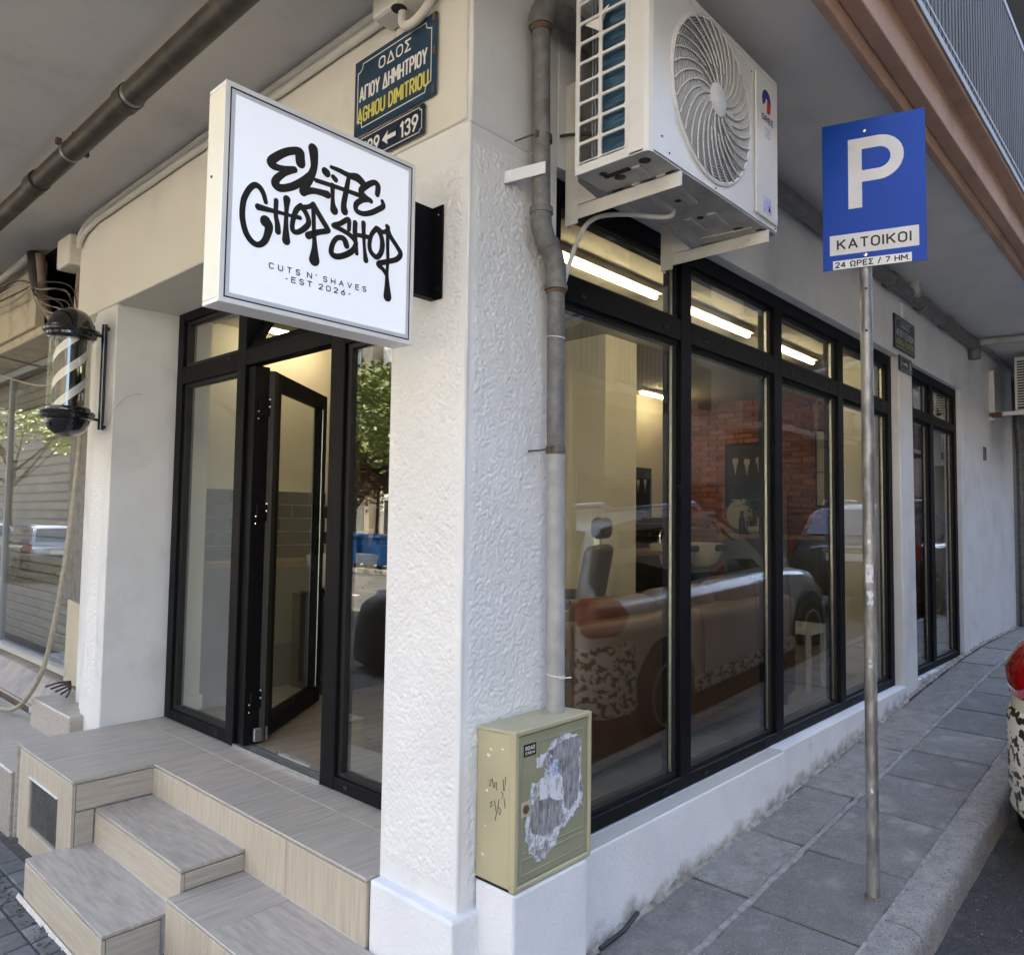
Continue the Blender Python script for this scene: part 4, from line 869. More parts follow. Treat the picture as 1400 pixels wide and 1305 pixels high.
m = MB(); n = 160; turns = 1.18
for band in range(3):
    b0 = len(m.v)
    for i in range(n+1):
        t = i/n; ang_ = -t*turns*2*PI*-1+band*2*PI/3+.9; z = 2.14+t*.56
        for dz in (0, .055):
            m.v.append((c[0]+.0855*math.cos(ang_), c[1]+.0855*math.sin(ang_), max(2.2135, min(2.6045, z+dz))))
    for i in range(n):
        k = b0+2*i
        if m.v[k+1][2] > 2.2136 and m.v[k][2] < 2.6044: m.f.append((k, k+2, k+3, k+1))
obj('spiral_stripe', m, 'enamel_white', BP, smooth=True)
obj('mounting_bar', MB().tube([(1.655, 4.86, 2.10), (1.655, 4.86, 2.735)], .017, 12).box(1.648, 1.679, 4.845, 4.875, 2.11, 2.13).box(1.648, 1.679, 4.845, 4.875, 2.70, 2.72), 'black_gloss', BP, smooth=True)
obj('arm', MB().tube([(1.60, 4.86, 2.655), (1.645, 4.86, 2.665)], .009, 10), 'black_gloss', BP, smooth=True)
obj('arm', MB().tube([(1.60, 4.86, 2.165), (1.645, 4.86, 2.155)], .009, 10), 'black_gloss', BP, smooth=True)
wire = smooth_path([(1.66, 4.87, 2.14), (1.672, 4.80, 2.13), (1.676, 4.757, 2.20), (1.74, 4.747, 2.29), (1.80, 4.748, 2.325), (1.84, 4.748, 2.325)])
obj('feed_wire', MB().tube(wire, .0035, 6), 'trunking', BP, smooth=True)

# ------------------------------------------------------------------ outdoor air conditioning unit
def ac_unit(label, X0, X1, YF, YB_, Z0_, Z1_, name='air_conditioner', detail=True):
    A = thing(name, label, 'air conditioner', ((X0+X1)/2, (YF+YB_)/2, Z0_))
    e = .022
        # shell: front panel, top, right side, back
    cx, cz, r = X0+(X1-X0)*.435, (Z0_+Z1_)/2+.012, (Z1_-Z0_)*.462
    n = 64; m = MB()
    # front plate with a round opening
    ring = [(cx+r*math.cos(2*PI*k/n), cz+r*math.sin(2*PI*k/n)) for k in range(n)]
    xa, xb = X0+e, X1
    def rect(t):
        ca, sa = math.cos(t), math.sin(t); s = 1e9
        if ca > 1e-9: s = min(s, (xb-cx)/ca)
        if ca < -1e-9: s = min(s, (xa-cx)/ca)
        if sa > 1e-9: s = min(s, (Z1_-cz)/sa)
        if sa < -1e-9: s = min(s, (Z0_-cz)/sa)
        return cx+s*ca, cz+s*sa
    angs = sorted([2*PI*k/n for k in range(n)]+[math.atan2(z-cz, x-cx) % (2*PI) for x in (xa, xb) for z in (Z0_, Z1_)])
    N = len(angs)
    for t in angs:
        m.v.append((cx+r*math.cos(t), YF, cz+r*math.sin(t))); q = rect(t); m.v.append((q[0], YF, q[1])); m.v.append((cx+r*.985*math.cos(t), YF+.03, cz+r*.985*math.sin(t)))
    for i in range(N):
        j = (i+1) % N; m.f.append((3*i, 3*i+1, 3*j+1, 3*j)); m.f.append((3*i, 3*j, 3*j+2, 3*i+2))
    m.quad((xa, YF, Z0_), (xa, YF, Z1_), (X0+e*.3, YF+e*.3, Z1_), (X0+e*.3, YF+e*.3, Z0_))
    m.quad((X0+e*.3, YF+e*.3, Z0_), (X0+e*.3, YF+e*.3, Z1_), (X0, YF+e, Z1_), (X0, YF+e, Z0_))
    m.quad((X1, YF, Z0_), (X1, YF, Z1_), (X1, YB_, Z1_), (X1, YB_, Z0_))
    m.quad((X0, YF+e, Z0_), (X0, YF+e, Z1_), (X0, YF+.075, Z1_), (X0, YF+.075, Z0_))
    obj('casing', m, 'white_case', A, smooth=True)
    obj('lid', MB().prism([(X0-.003, YB_), (X0-.003, YF+e), (X0+e*.3, YF+e*.27), (X0+e, YF-.003), (X1+.003, YF-.003), (X1+.003, YB_)], (0, 0, Z1_+.004), (1, 0, 0), (0, 1, 0), .028), 'white_case', A, bev=.003)
    if detail:
        # stamped base pan
        obj('base_pan', MB().prism([(X0, YB_), (X0, YF+e), (X0+e*.35, YF+e*.3), (X0+e, YF), (X1, YF), (X1, YB_)], (0, 0, Z0_+.012), (1, 0, 0), (0, 1, 0), .012), 'base_pan', A, bev=.003)
        ps = MB()
        for (a, b, w, d_) in ((.12, .35, .10, .018), (.33, .28, .30, .018), (.33, .62, .30, .018), (.68, .35, .16, .018), (.68, .68, .18, .018), (.86, .5, .07, .11)):
            x, y = X0+(X1-X0)*a, YF+(YB_-YF)*b
            ps.obox((x, y, Z0_-.002), (1, .12, 0), (-.12, 1, 0), (0, 0, 1), w/2*(X1-X0), d_, .006)
        obj('pressed_rib', ps, 'base_pan', A, bev=.005, seg=2)
        hl = MB()
        for a, b, rr in ((.05, .72, .014), (.11, .62, .02), (.06, .18, .02), (.25, .5, .009), (.42, .45, .012), (.52, .75, .012), (.62, .5, .014), (.83, .3, .02), (.9, .6, .012)): hl.lathe((X0+(X1-X0)*a, YF+(YB_-YF)*b, Z0_+.001), [(rr, 0), (rr, .0025)], 14, (0, 0, -1))
        hl.obox((X0+.07, YF+.17, Z0_-.001), (0, 1, 0), (1, 0, 0), (0, 0, 1), .05, .010, .0025)
        obj('drain_hole', hl, 'gasket', A)
        # side grille: two columns of openings with the blue fins behind
        g = MB(); ya, yb = YF+.075, YB_; rows = 8; zs = Z0_+.035; H = (Z1_-Z0_-.07)
        g.box(X0-.002, X0+.004, ya, ya+.016, Z0_, Z1_).box(X0-.002, X0+.004, yb-.016, yb, Z0_, Z1_)
        ym = ya+(yb-ya)*.53; g.box(X0-.002, X0+.004, ym-.006, ym+.006, Z0_, Z1_)
        g.box(X0-.002, X0+.004, ya+.016, ym-.006, Z0_, zs).box(X0-.002, X0+.004, ym+.006, yb-.016, Z0_, zs)
        for a in range(rows+1):
            z = zs+H*a/rows
            g.box(X0-.002, X0+.004, ya+.016, ym-.006, z-.0045, z+.0045).box(X0-.002, X0+.004, ym+.006, yb-.016, z-.0045, z+.0045)
            if a < rows:
                h = H/rows; c_ = .009
                for (p, q) in ((ya+.016, ym-.006), (ym+.006, yb-.016)):
                    for (yy, s1) in ((p, 1), (q, -1)):
                        for (zq, s2) in ((z+.0045, 1), (z+h-.0045, -1)): g.prism([(0, 0), (s1*c_, 0), (s1*c_*.25, s2*c_*.25), (0, s2*c_)] if s1*s2 > 0 else [(0, 0), (0, s2*c_), (s1*c_*.25, s2*c_*.25), (s1*c_, 0)], (X0-.002, yy, zq), (0, 1, 0), (0, 0, 1), -.006)
        obj('side_grille', g, 'white_case', A)
        co = MB()
        for i in range(13):
            t = i/12*PI/2; x = X0+.085-.055*math.sin(t) if False else X0+.03+.05*(1-math.cos(t)); y = YB_-.12+.085*math.sin(t)
            co.v += [(x, y, Z0_+.02), (x, y, Z1_-.03)]
        for i in range(12): co.f.append((2*i, 2*i+2, 2*i+3, 2*i+1))
        co.quad((X0+.03, YF+.06, Z0_+.02), (X0+.03, YB_-.12, Z0_+.02), (X0+.03, YB_-.12, Z1_-.03), (X0+.03, YF+.06, Z1_-.03))
        obj('cooling_fins', co, 'coil_blue', A, smooth=True)
        fp = MB()
        for i in range(3): fp.tube([(X0+.016, YB_-.06-.012*i, Z0_+.03), (X0+.016, YB_-.06-.012*i, Z1_-.03)], .003, 6)
        obj('fin_pipe', fp, 'steel', A, smooth=True)
        obj('folded_label', MB().prism([(0, 0), (.10, .03), (.06, -.045)], (X0+.008, YB_-.03, Z1_-.11), (0, -1, 0), (0, 0, 1), .001), 'enamel_white', A)
    # fan behind the grille
    obj('fan_shroud', MB().lathe((cx, YF+.14, cz), [(r*.985, 0), (r*.97, .11)], 40, (0, -1, 0)), 'fan_dark', A)
    fb = MB()
    for k in range(3):
        b0 = len(fb.v)
        for i in range(7):
            for j in range(5):
                t = 2*PI*k/3+i*.27-.25*j/4; rr = r*(.22+.7*j/4)
                fb.v.append((cx+rr*math.cos(t), YF+.055+.045*(i/6), cz+rr*math.sin(t)))
        for i in range(6):
            for j in range(4): q = b0+i*5+j; fb.f.append((q, q+1, q+6, q+5))
    fb.lathe((cx, YF+.09, cz), [(r*.25, 0), (r*.25, .05), (r*.1, .055)], 20, (0, -1, 0))
    obj('fan_blade', fb, 'fan_blade', A, smooth=True)
    gm = MB(); nr = 25 if detail else 12
    for k in range(nr):
        rr = r*(.20+.76*k/(nr-1)); bulge = .012*(1-(rr/r)**2)
        gm.tube([(cx+rr*math.cos(t), YF-.004-bulge, cz+rr*math.sin(t)) for t in [2*PI*i/72 for i in range(72)]], (.0021 if detail else .003), 4, closed=True)
    obj('guard_ring', gm, 'fan_grille', A, smooth=True)
    gs = MB(); ns = 32 if detail else 12
    for k in range(ns):
        t0 = 2*PI*k/ns; ra = .19 if k % 2 == 0 else .42; pts = []
        for i in range(9):
            f = ra+(.97-ra)*i/8; t = t0+.95*(f-.2)**1.0; rr = r*f
            pts.append((cx+rr*math.cos(t), YF-.009-.012*(1-f*f), cz+rr*math.sin(t)))
        gs.tube(pts, .0030, 5)
    obj('guard_spoke', gs, 'fan_grille', A, smooth=True)
    obj('guard_hub', MB().lathe((cx, YF-.012, cz), [(r*.205, 0), (r*.205, .010), (r*.18, .014), (.001, .017)], 32, (0, -1, 0)), 'fan_grille', A, smooth=True)
    obj('guard_rim', MB().lathe((cx, YF+.004, cz), [(r*.955, 0), (r*.955, .010), (r*.975, .013), (r*1.005, .010), (r*1.012, 0)], 72, (0, -1, 0)).xf(lambda x, y, z: (x, y, z)), 'white_case', A, smooth=True)
    if detail:
        xr = cx+r*1.13
        obj('service_panel', MB().box(xr, X1-.012, YF-.010, YF-.001, Z0_+.03, Z1_-.03), 'white_case', A, bev=.006, seg=2)
        obj('panel_groove', MB().box(xr-.012, xr-.004, YF-.003, YF-.0005, Z0_+.03, Z1_-.03), 'fan_grille', A)
        lx = (xr+X1-.012)/2
        # brand mark: dark blue ring segment with a red square
        yk = YF-.0106; lz = Z1_-.125
        seg = []
        for i in range(20): t = R(-25)+R(250)*i/19; seg.append((math.cos(t)*.036, math.sin(t)*.036))
        lg = MB(); b0 = 0
        for i in range(20):
            t = R(-10)+R(230)*i/19
            lg.v += [(lx-.008+.040*math.cos(t), yk, lz+.044*math.sin(t)), (lx-.008+.008*math.cos(t), yk, lz+.008*math.sin(t))]
        for i in range(19): lg.f.append((2*i, 2*i+2, 2*i+3, 2*i+1))
        obj('brand_mark', lg, 'brand_blue', A)
        obj('brand_mark', MB().prism([(-.004, -.050), (.026, -.046), (.034, -.008), (.0, .004)], (lx-.002, yk-.0004, lz), (1, 0, 0), (0, 0, 1), .0001), 'brand_red', A)
        obj('lettering', text_mb('GREE', .026, (lx-.0, yk, lz-.076), (1, 0, 0), (0, 0, 1), bold=.17, fit=.104), 'brand_blue', A)
        obj('info_sticker', MB().box(lx-.022, lx+.022, yk-.0002, yk+.0004, lz-.150, lz-.108), 'sticker_blue', A)
        obj('warning_sticker', MB().box(lx-.035, lx+.032, yk-.0002, yk+.0004, Z0_+.05, Z0_+.115), 'sticker_blue', A)
        obj('warning_triangle', MB().prism([(-.012, 0), (.012, 0), (0, .026)], (lx+.016, yk-.0006, Z0_+.062), (1, 0, 0), (0, 0, 1), .0001), 'gasket', A)
        scs = MB()
        for x, z in ((X0+.075, Z0_+.07), (X0+.12, Z0_+.03), (cx+.02, Z0_+.02), (X1-.02, Z0_+.02), (X0+.075, Z1_-.05), (xr-.02, Z1_-.05)): scs.lathe((x, YF-.0005, z), [(.004, 0), (.003, .002)], 8, (0, -1, 0))
        obj('screw', scs, 'gasket', A)
    return A
AX0, AX1, AYF, AYB, AZ0, AZ1 = 1.998, 2.955, 1.272, 1.566, 2.772, 3.405
ac_unit('large white outdoor air conditioning unit over the shop window', AX0, AX1, AYF, AYB, AZ0, AZ1)
def ac_bracket(x, label, zt=2.767, x2=None, y0=1.262, ztop=3.24):
    K = thing('wall_bracket', label, 'bracket', (x, YW, zt), 'brackets carrying the air conditioner'); w = .017
    m = MB().box(x-w, x+w*.1-w+.004, y0, YW-.002, zt-.053, zt).box(x-w, x+w, y0, YW-.002, zt-.005, zt)
    obj('arm', m, 'white_bracket', K, bev=.001)
    obj('upright', MB().box(x-w-.002, x-w+.0025, YW-.062, YW-.004, zt-.07, ztop).box(x-w, x+w, YW-.006, YW-.001, zt-.07, ztop), 'white_bracket', K, bev=.001)
    obj('gusset', MB().prism([(YW-.06, zt-.002), (YW-.15, zt-.002), (YW-.06, zt+.085)], (x-w+.0005, 0, 0), (0, 1, 0), (0, 0, 1), .003), 'white_bracket', K)
    for yq in (y0+.03, AYB-.07): obj('rubber_foot', MB().box(x-.02, x+.02, yq, yq+.04, zt, zt+.005), 'gasket', K)
    return K
ac_bracket(2.195, 'white steel bracket under the near end of the air conditioner, beside the downpipe')
ac_bracket(2.868, 'white steel bracket under the far end of the air conditioner', ztop=2.93)
dh = smooth_path([(2.46, 1.46, 2.775), (2.455, 1.465, 2.75), (2.42, 1.50, 2.742), (2.33, 1.60, 2.752), (2.26, 1.68, 2.735), (2.215, 1.715, 2.66), (2.155, 1.728, 2.50), (2.105, 1.728, 2.36)])
tag(obj('drain_hose', MB().tube(dh, .0095, 8), 'white_bracket', None, smooth=True), 'thin white drain hose hanging from the air conditioner to the downpipe', 'hose')
tag(obj('power_cable', MB().tube(smooth_path([(2.14, 1.75, 3.03), (2.16, 1.69, 3.025), (2.2, 1.60, 3.01), (2.24, 1.57, 3.01)]), .006, 6), 'cable_black', None, smooth=True), 'short black cable entering the air conditioner from the wall', 'cable')
ac2 = ac_unit('smaller white air conditioning unit far along the side wall', 9.62, 10.45, 1.20, 1.52, 2.86, 3.42, detail=False)
g2 = MB()
for i in range(18):
    z = 2.89+i*.029; g2.box(9.612, 9.625, 1.22, 1.35, z, z+.010).box(9.612, 9.625, 1.37, 1.50, z, z+.010)
g2.box(9.612, 9.62, 1.20, 1.22, 2.86, 3.42).box(9.612, 9.62, 1.35, 1.37, 2.86, 3.42).box(9.612, 9.62, 1.50, 1.52, 2.86, 3.42)
obj('side_grille', g2, 'white_case', ac2); obj('cooling_fins', MB().box(9.64, 9.65, 1.21, 1.51, 2.87, 3.41), 'fan_dark', ac2); obj('base_pan', MB().box(9.62, 10.45, 1.20, 1.52, 2.845, 2.86), 'base_pan', ac2)
K = thing('wall_bracket', 'rust spotted bracket carrying the far air conditioner', 'bracket', (9.6, YW, 2.84))
obj('arm', MB().box(9.58, 9.62, 1.15, YW, 2.80, 2.84), 'white_bracket', K); obj('upright', MB().box(9.58, 9.60, YW-.05, YW, 2.76, 3.30), 'white_bracket', K); obj('rust_patch', MB().box(9.575, 9.579, YW-.12, YW-.02, 2.78, 2.84), 'rust', K)

# ------------------------------------------------------------------ rainwater pipe down the corner, meter box
DP = thing('downpipe', 'old grey rainwater downpipe on the corner pilaster running into the meter box', 'pipe', (2.05, 1.69, .95))
yP = 1.675; rP = .0325
up_ = [(1.936, yP, 3.33), (1.950, yP, 2.66)]
obj('upper_pipe', MB().tube(up_, rP*.98, 20), 'old_pipe', DP, smooth=True)
obj('elbow', MB().tube(smooth_path([(1.950, yP, 2.67), (1.951, yP, 2.62), (1.972, yP, 2.575), (2.012, yP, 2.53), (2.030, yP, 2.48), (2.034, yP, 2.42)], 5), rP*1.14, 20), 'old_pipe', DP, smooth=True)
for p, q in (((1.950, yP, 2.655), (1.950, yP, 2.675)), ((1.985, yP, 2.560), (1.998, yP, 2.547)), ((2.034, yP, 2.408), (2.034, yP, 2.424))): obj('socket_rim', MB().tube([p, q], rP*1.26, 20), 'old_pipe', DP, smooth=True)
obj('middle_pipe', MB().tube([(2.034, yP, 2.415), (2.043, yP, 1.83)], rP*.96, 20), 'old_pipe', DP, smooth=True)
for a_, b_ in (((2.034, yP, 2.397), (2.034, yP, 2.407)), ((1.937, yP, 3.295), (1.937, yP, 3.32))): obj('rust_ring', MB().tube([a_, b_], rP*1.1, 20), 'rust', DP, smooth=True)
obj('lower_pipe', MB().tube([(2.043, yP, 1.83), (2.056, yP, .94)], rP*.98, 20), 'pale_pipe', DP, smooth=True)
for z, x in ((2.92, 1.951), (1.845, 2.042)):
    cm = MB().tube([(x, yP, z-.012), (x, yP, z+.012)], rP*1.06, 20, caps=False).obox((x-.038, yP-.012, z), (1, 0, 0), (0, 1, 0), (0, 0, 1), .010, .003, .010).tube([(x-.045, yP+.0, z), (x-.055, yP+.03, z-.004), (x-.058, yP+.075, z-.004)], .0035, 6)
    obj('clamp', cm, 'rust_steel', DP, smooth=True)
tw = MB()
for z, x in ((2.24, 2.038), (1.075, 2.054)): tw.tube([(x+(rP*.96)*math.cos(t), yP+(rP*.96)*math.sin(t), z+.004*math.sin(t)) for t in [2*PI*i/20 for i in range(20)]], .002, 5, closed=True)
tw.tube([(2.02, yP-.045, 1.072), (2.075, yP-.052, 1.068)], .0025, 5)
obj('wire_tie', tw, 'enamel_white', DP)
obj('render_strip', MB().obox((1.885, 1.695, 2.785), (.08, -.11, .03), (1, 1, 0), (0, .0, 1), .072, .004, .021), 'skirting_paint', DP, bev=.002)
pk = MB()
for z, h in ((3.05, .014), (3.01, .020), (2.985, .008), (2.835, .016), (2.745, .010), (2.70, .013)):
    x = 1.952 if z > 2.6 else 2.04
    a_ = R(200+random.uniform(-8, 8)); pk.obox((x+rP*.99*math.cos(a_), yP+rP*.99*math.sin(a_), z), (.1*random.uniform(-1, 1), .1*random.uniform(-1, 1), 1), (-math.sin(a_), math.cos(a_), 0), (math.cos(a_), math.sin(a_), 0), h, random.uniform(.002, .005), .001)
obj('paint_drip', pk, 'enamel_white', DP, bev=.001)
HP = thing('drain_pipe', 'thick dark drain pipe under the balcony above the air conditioner', 'pipe', (2.1, 1.68, 3.35))
obj('bend', MB().tube(smooth_path([(1.937, yP, 3.315), (1.94, yP, 3.36), (1.98, yP, 3.405), (2.08, yP, 3.41), (2.4, yP, 3.40)], 5), .044, 20), 'old_pipe', HP, smooth=True)
obj('run', MB().tube([(2.35, yP, 3.395), (5.3, 1.69, 3.40), (8.62, 1.70, 3.405)], .050, 14), 'old_pipe', HP, smooth=True)
for x in (5.95, 6.75, 7.5): obj('coupling', MB().tube([(x-.035, 1.695, 3.402), (x+.035, 1.695, 3.402)], .066, 14), 'old_pipe', HP, smooth=True)
obj('end_drop', MB().tube([(8.65, 1.70, 3.46), (8.65, 1.70, 3.27)], .055, 12), 'old_pipe', HP, smooth=True)
obj('cross_pipe', MB().tube([(8.65, 1.70, 3.43), (8.72, 1.55, 3.445), (8.9, 1.0, 3.44), (9.2, .2, 3.43)], .035, 12), 'pale_pipe', HP, smooth=True)
obj('vertical_stub', MB().tube([(6.4, 1.66, 3.38), (6.4, 1.66, 3.49)], .045, 12), 'pale_pipe', HP, smooth=True)
obj('stub_plaster', MB().obox((6.38, 1.745, 3.28), (1, 0, 0), (0, 1, 0), (0, 0, 1), .03, .012, .06), 'skirting_paint', HP, bev=.008)
CT = thing('cable_bundle', 'pale cable trunking along the joint of side wall and balcony', 'cables', (6, 1.72, 3.45))
cbm = MB()
for k in range(4):
    pts = [(2.3+i*.35, 1.725-.012*k+.004*noise.noise(Vector((i*1.3, k, 0))), 3.482-.012*(k % 2)-.006*k+.008*noise.noise(Vector((i*.9, k, 5)))) for i in range(26)]
    cbm.tube(pts, .008, 6)
obj('cable', cbm, 'gutter_grey', CT, smooth=True)

MX = thing('meter_box', 'beige electricity meter box with torn stickers and graffiti at the corner', 'meter box', (1.94, 1.66, .47))
bx0, bx1, by0, by1, bz0, bz1 = 1.757, 2.137, 1.582, 1.752, .474, .952
obj('case', MB().box(bx0, bx1-.004, by0+.024, by1, bz0, bz1-.012), 'meter_plastic', MX, bev=.004, seg=2)
obj('shadow_gap', MB().box(bx0-.001, bx1-.004, by0+.004, by1, .4685, .4735), 'gasket', MX)  # solid dark strip painting the shade of the gap under the box
obj('lid', MB().box(bx0-.003, bx1+.002, by0+.004, by1, bz1-.012, bz1, lambda x, y, z: (x, y, z-(.010 if y > 1.7 else 0))), 'meter_plastic', MX, bev=.003)
obj('door_frame', MB().box(bx0-.004, bx0+.014, by0, by0+.024, bz0-.004, bz1).box(bx1-.012, bx1+.004, by0, by0+.024, bz0-.004, bz1).box(bx0+.014, bx1-.012, by0, by0+.024, bz0-.004, bz0+.012).box(bx0+.014, bx1-.012, by0, by0+.024, bz1-.016, bz1), 'meter_plastic', MX, bev=.003)
obj('door_panel', MB().box(bx0+.0155, bx1-.0135, by0+.006, by0+.020, bz0+.0135, bz1-.0175), 'meter_door', MX, bev=.003)
rb = MB()
yd = by0+.004
for (a, b, c_, d_) in ((.03, .345, .035, .085), (.035, .10, .26, .43), (.11, .345, .10, .43), (.035, .10, .10, .215)):
    xa, xb, za, zb = bx0+a, bx0+b, bz0+c_, bz0+d_; w = .004
    rb.box(xa, xb, yd, yd+.003, za, za+w).box(xa, xb, yd, yd+.003, zb-w, zb).box(xa, xa+w, yd, yd+.003, za+w, zb-w).box(xb-w, xb, yd, yd+.003, za+w, zb-w)
obj('pressed_frame', rb, 'meter_door', MX, bev=.001)
obj('lock', MB().lathe((bx0+.05, by0+.005, bz0+.235), [(.014, 0), (.013, .004), (.006, .006)], 16, (0, -1, 0)), 'rust', MX, smooth=True)
obj('lock_plate', MB().box(bx0+.03, bx0+.075, by0+.003, by0+.006, bz0+.212, bz0+.258), 'meter_plastic', MX, bev=.002)
pap = [(1.854, .851), (1.90, .862), (1.944, .896), (2.0, .900), (2.059, .89), (2.088, .855), (2.081, .81), (2.086, .772), (2.098, .70), (2.103, .646), (2.063, .645), (2.05, .63), (2.024, .62), (2.0, .60), (1.968, .589), (1.955, .56), (1.931, .554), (1.90, .53), (1.86, .535), (1.84, .56), (1.824, .575), (1.812, .61), (1.806, .658), (1.816, .70), (1.811, .722), (1.83, .75), (1.838, .782), (1.86, .775), (1.90, .79), (1.895, .81), (1.905, .833), (1.86, .82)]
random.seed(3)
pp = []
for i in range(len(pap)):
    a, b = pap[i], pap[(i+1) % len(pap)]
    for k in range(5): t = k/5; pp.append((a[0]+(b[0]-a[0])*t+random.uniform(-.004, .004), a[1]+(b[1]-a[1])*t+random.uniform(-.005, .005)))
obj('torn_sticker', MB().prism(pp, (0, by0+.0045, 0), (1, 0, 0), (0, 0, 1), .0006), 'torn_paper', MX)
for pts in ([(2.00, .885), (2.075, .88), (2.078, .80), (2.07, .68), (2.03, .65), (2.0, .66), (1.99, .76), (1.95, .80), (1.955, .84), (1.90, .86)], [(1.83, .715), (1.90, .72), (1.99, .69), (1.98, .62), (1.91, .60), (1.85, .62), (1.825, .66)]):
    q = []
    for i in range(len(pts)):
        a, b = pts[i], pts[(i+1) % len(pts)]
        for k in range(5): t = k/5; q.append((a[0]+(b[0]-a[0])*t+random.uniform(-.004, .004), a[1]+(b[1]-a[1])*t+random.uniform(-.005, .005)))
    obj('torn_sticker', MB().prism(q, (0, by0+.0042, 0), (1, 0, 0), (0, 0, 1), .0003), 'torn_grey', MX)
obj('sticker', MB().box(1.795, 1.852, by0+.0035, by0+.0045, .868, .905), 'ink_black', MX)
obj('lettering', text_mb('ROAD', .013, (1.8235, by0+.0034, .893), (1, 0, 0), (0, 0, 1), bold=.2, fit=.045), 'enamel_white', MX)
obj('lettering', text_mb('CREW', .009, (1.8235, by0+.0034, .878), (1, 0, 0), (0, 0, 1), bold=.2, fit=.045), 'enamel_white', MX)
obj('sticker', MB().box(1.935, 1.962, by0+.0032, by0+.0041, .78, .83), 'sticker_blue', MX)
gf = MB()
xs_ = bx0-.0006
def scr(pts): gf.tube([(xs_, y, z) for y, z in pts], .0011, 4)
scr([(1.70, .78), (1.685, .79), (1.695, .765), (1.69, .77)]); scr([(1.682, .79), (1.676, .765), (1.670, .785)]); scr([(1.672, .765), (1.664, .785), (1.662, .76)])
scr([(1.692, .715), (1.682, .722), (1.69, .70), (1.676, .712)]); scr([(1.672, .728), (1.662, .69), (1.668, .668)]); scr([(1.652, .735), (1.658, .70), (1.648, .69), (1.643, .705), (1.655, .712)]); scr([(1.644, .76), (1.634, .755), (1.641, .74), (1.631, .745), (1.626, .715)]); scr([(1.636, .80), (1.632, .765), (1.626, .79), (1.626, .81)])
obj('graffiti', gf, 'ink_black', MX)
wd_ = MB()
for y, z, s in ((1.70, .86, .006), (1.69, .88, .004), (1.705, .75, .005), (1.72, .55, .005), (1.60, .62, .006), (1.71, .64, .003), (1.64, .89, .004)): wd_.obox((bx0-.0005, y, z), (0, 1, .3), (0, -.3, 1), (1, 0, 0), s, s*.6, .0006)
obj('paint_fleck', wd_, 'enamel_white', MX)

# ------------------------------------------------------------------ pipes and cables on the entrance side
LP = thing('ceiling_pipe', 'long dark steel drain pipe slung under the left balcony', 'pipe', (1.2, 4, 3.4))
zc_ = 3.392
obj('run', MB().tube([(1.205, 1.05, zc_), (1.208, 3.40, zc_), (1.216, 5.4, zc_), (1.22, 9.5, zc_)], .050, 20), 'old_pipe_dark', LP, smooth=True)
for ya_, yb_ in ((3.36, 3.44), (4.60, 4.72)): obj('coupling', MB().tube([(1.208, ya_, zc_), (1.208, yb_, zc_)], .057, 20), 'old_pipe_dark', LP, smooth=True)
for ya_, yb_ in ((3.335, 3.358), (4.10, 4.12)): obj('bare_ring', MB().tube([(1.209, ya_, zc_), (1.209, yb_, zc_)], .0525, 20), 'steel', LP, smooth=True)
obj('hanger', MB().tube([(1.212, 4.11, 3.44), (1.212, 4.11, 3.49)], .005, 6).obox((1.275, 4.11, 3.40), (1, 0, 0), (0, 1, 0), (0, 0, 1), .012, .012, .012).obox((1.15, 4.11, 3.42), (1, 0, 0), (0, 1, 0), (0, 0, 1), .012, .012, .014), 'rust', LP)
TR = thing('cable_trunking', 'twin painted cables along the joint of fascia and balcony above the entrance', 'cables', (1.66, 4, 3.44))
for k, (dz, r_) in enumerate(((0, .019), (-.038, .017))):
    pts = [(1.648, 2.05+i*.20, 3.462+dz+.005*noise.noise(Vector((i*.7, k, 1)))) for i in range(16)]+[(1.648, 5.25, 3.44+dz), (1.646, 5.33, 3.40+dz), (1.646, 5.36, 3.36+dz)]
    obj('cable', MB().tube(pts, r_, 10), 'trunking', TR, smooth=True)
JB = thing('junction_box', 'beige plastic junction box at the top edge of the entrance fascia', 'box', (1.6, 2.05, 3.35))
obj('box', MB().box(1.575, 1.668, 1.90, 2.165, 3.375, 3.488), 'trunking', JB, bev=.012, seg=2)
obj('cable_loop', MB().tube(smooth_path([(1.62, 2.04, 3.39), (1.62, 2.045, 3.34), (1.622, 2.02, 3.315), (1.63, 1.97, 3.325), (1.64, 1.92, 3.37), (1.645, 1.90, 3.45), (1.645, 1.90, 3.48)], 5), .016, 10), 'trunking', JB, smooth=True)
obj('cable_entry', MB().lathe((1.60, 2.04, 3.3745), [(.028, 0), (.028, .001)], 14, (0, 0, -1)), 'gasket', JB)
JC = thing('junction_box', 'cream distribution box beside the dark niche at the left end of the fascia', 'box', (1.62, 5.5, 3.3))
obj('box', MB().box(1.60, 1.72, 5.40, 5.64, 3.22, 3.42), 'trunking', JC, bev=.015, seg=2)
NW = thing('cable_tangle', 'tangled old cables and conduit hanging in the dark niche', 'cables', (1.7, 5.9, 3.0))
random.seed(11)
obj('conduit', MB().tube(smooth_path([(1.64, 6.15, 3.46), (1.65, 6.12, 3.30), (1.66, 6.10, 3.15), (1.68, 5.98, 2.98), (1.72, 5.70, 2.80), (1.75, 5.6, 2.6)]), .030, 10), 'brown_stone', NW, smooth=True)
obj('conduit', MB().tube(smooth_path([(1.62, 6.22, 3.48), (1.63, 6.20, 3.32), (1.65, 6.16, 3.2)]), .045, 10), 'cable_black', NW, smooth=True)
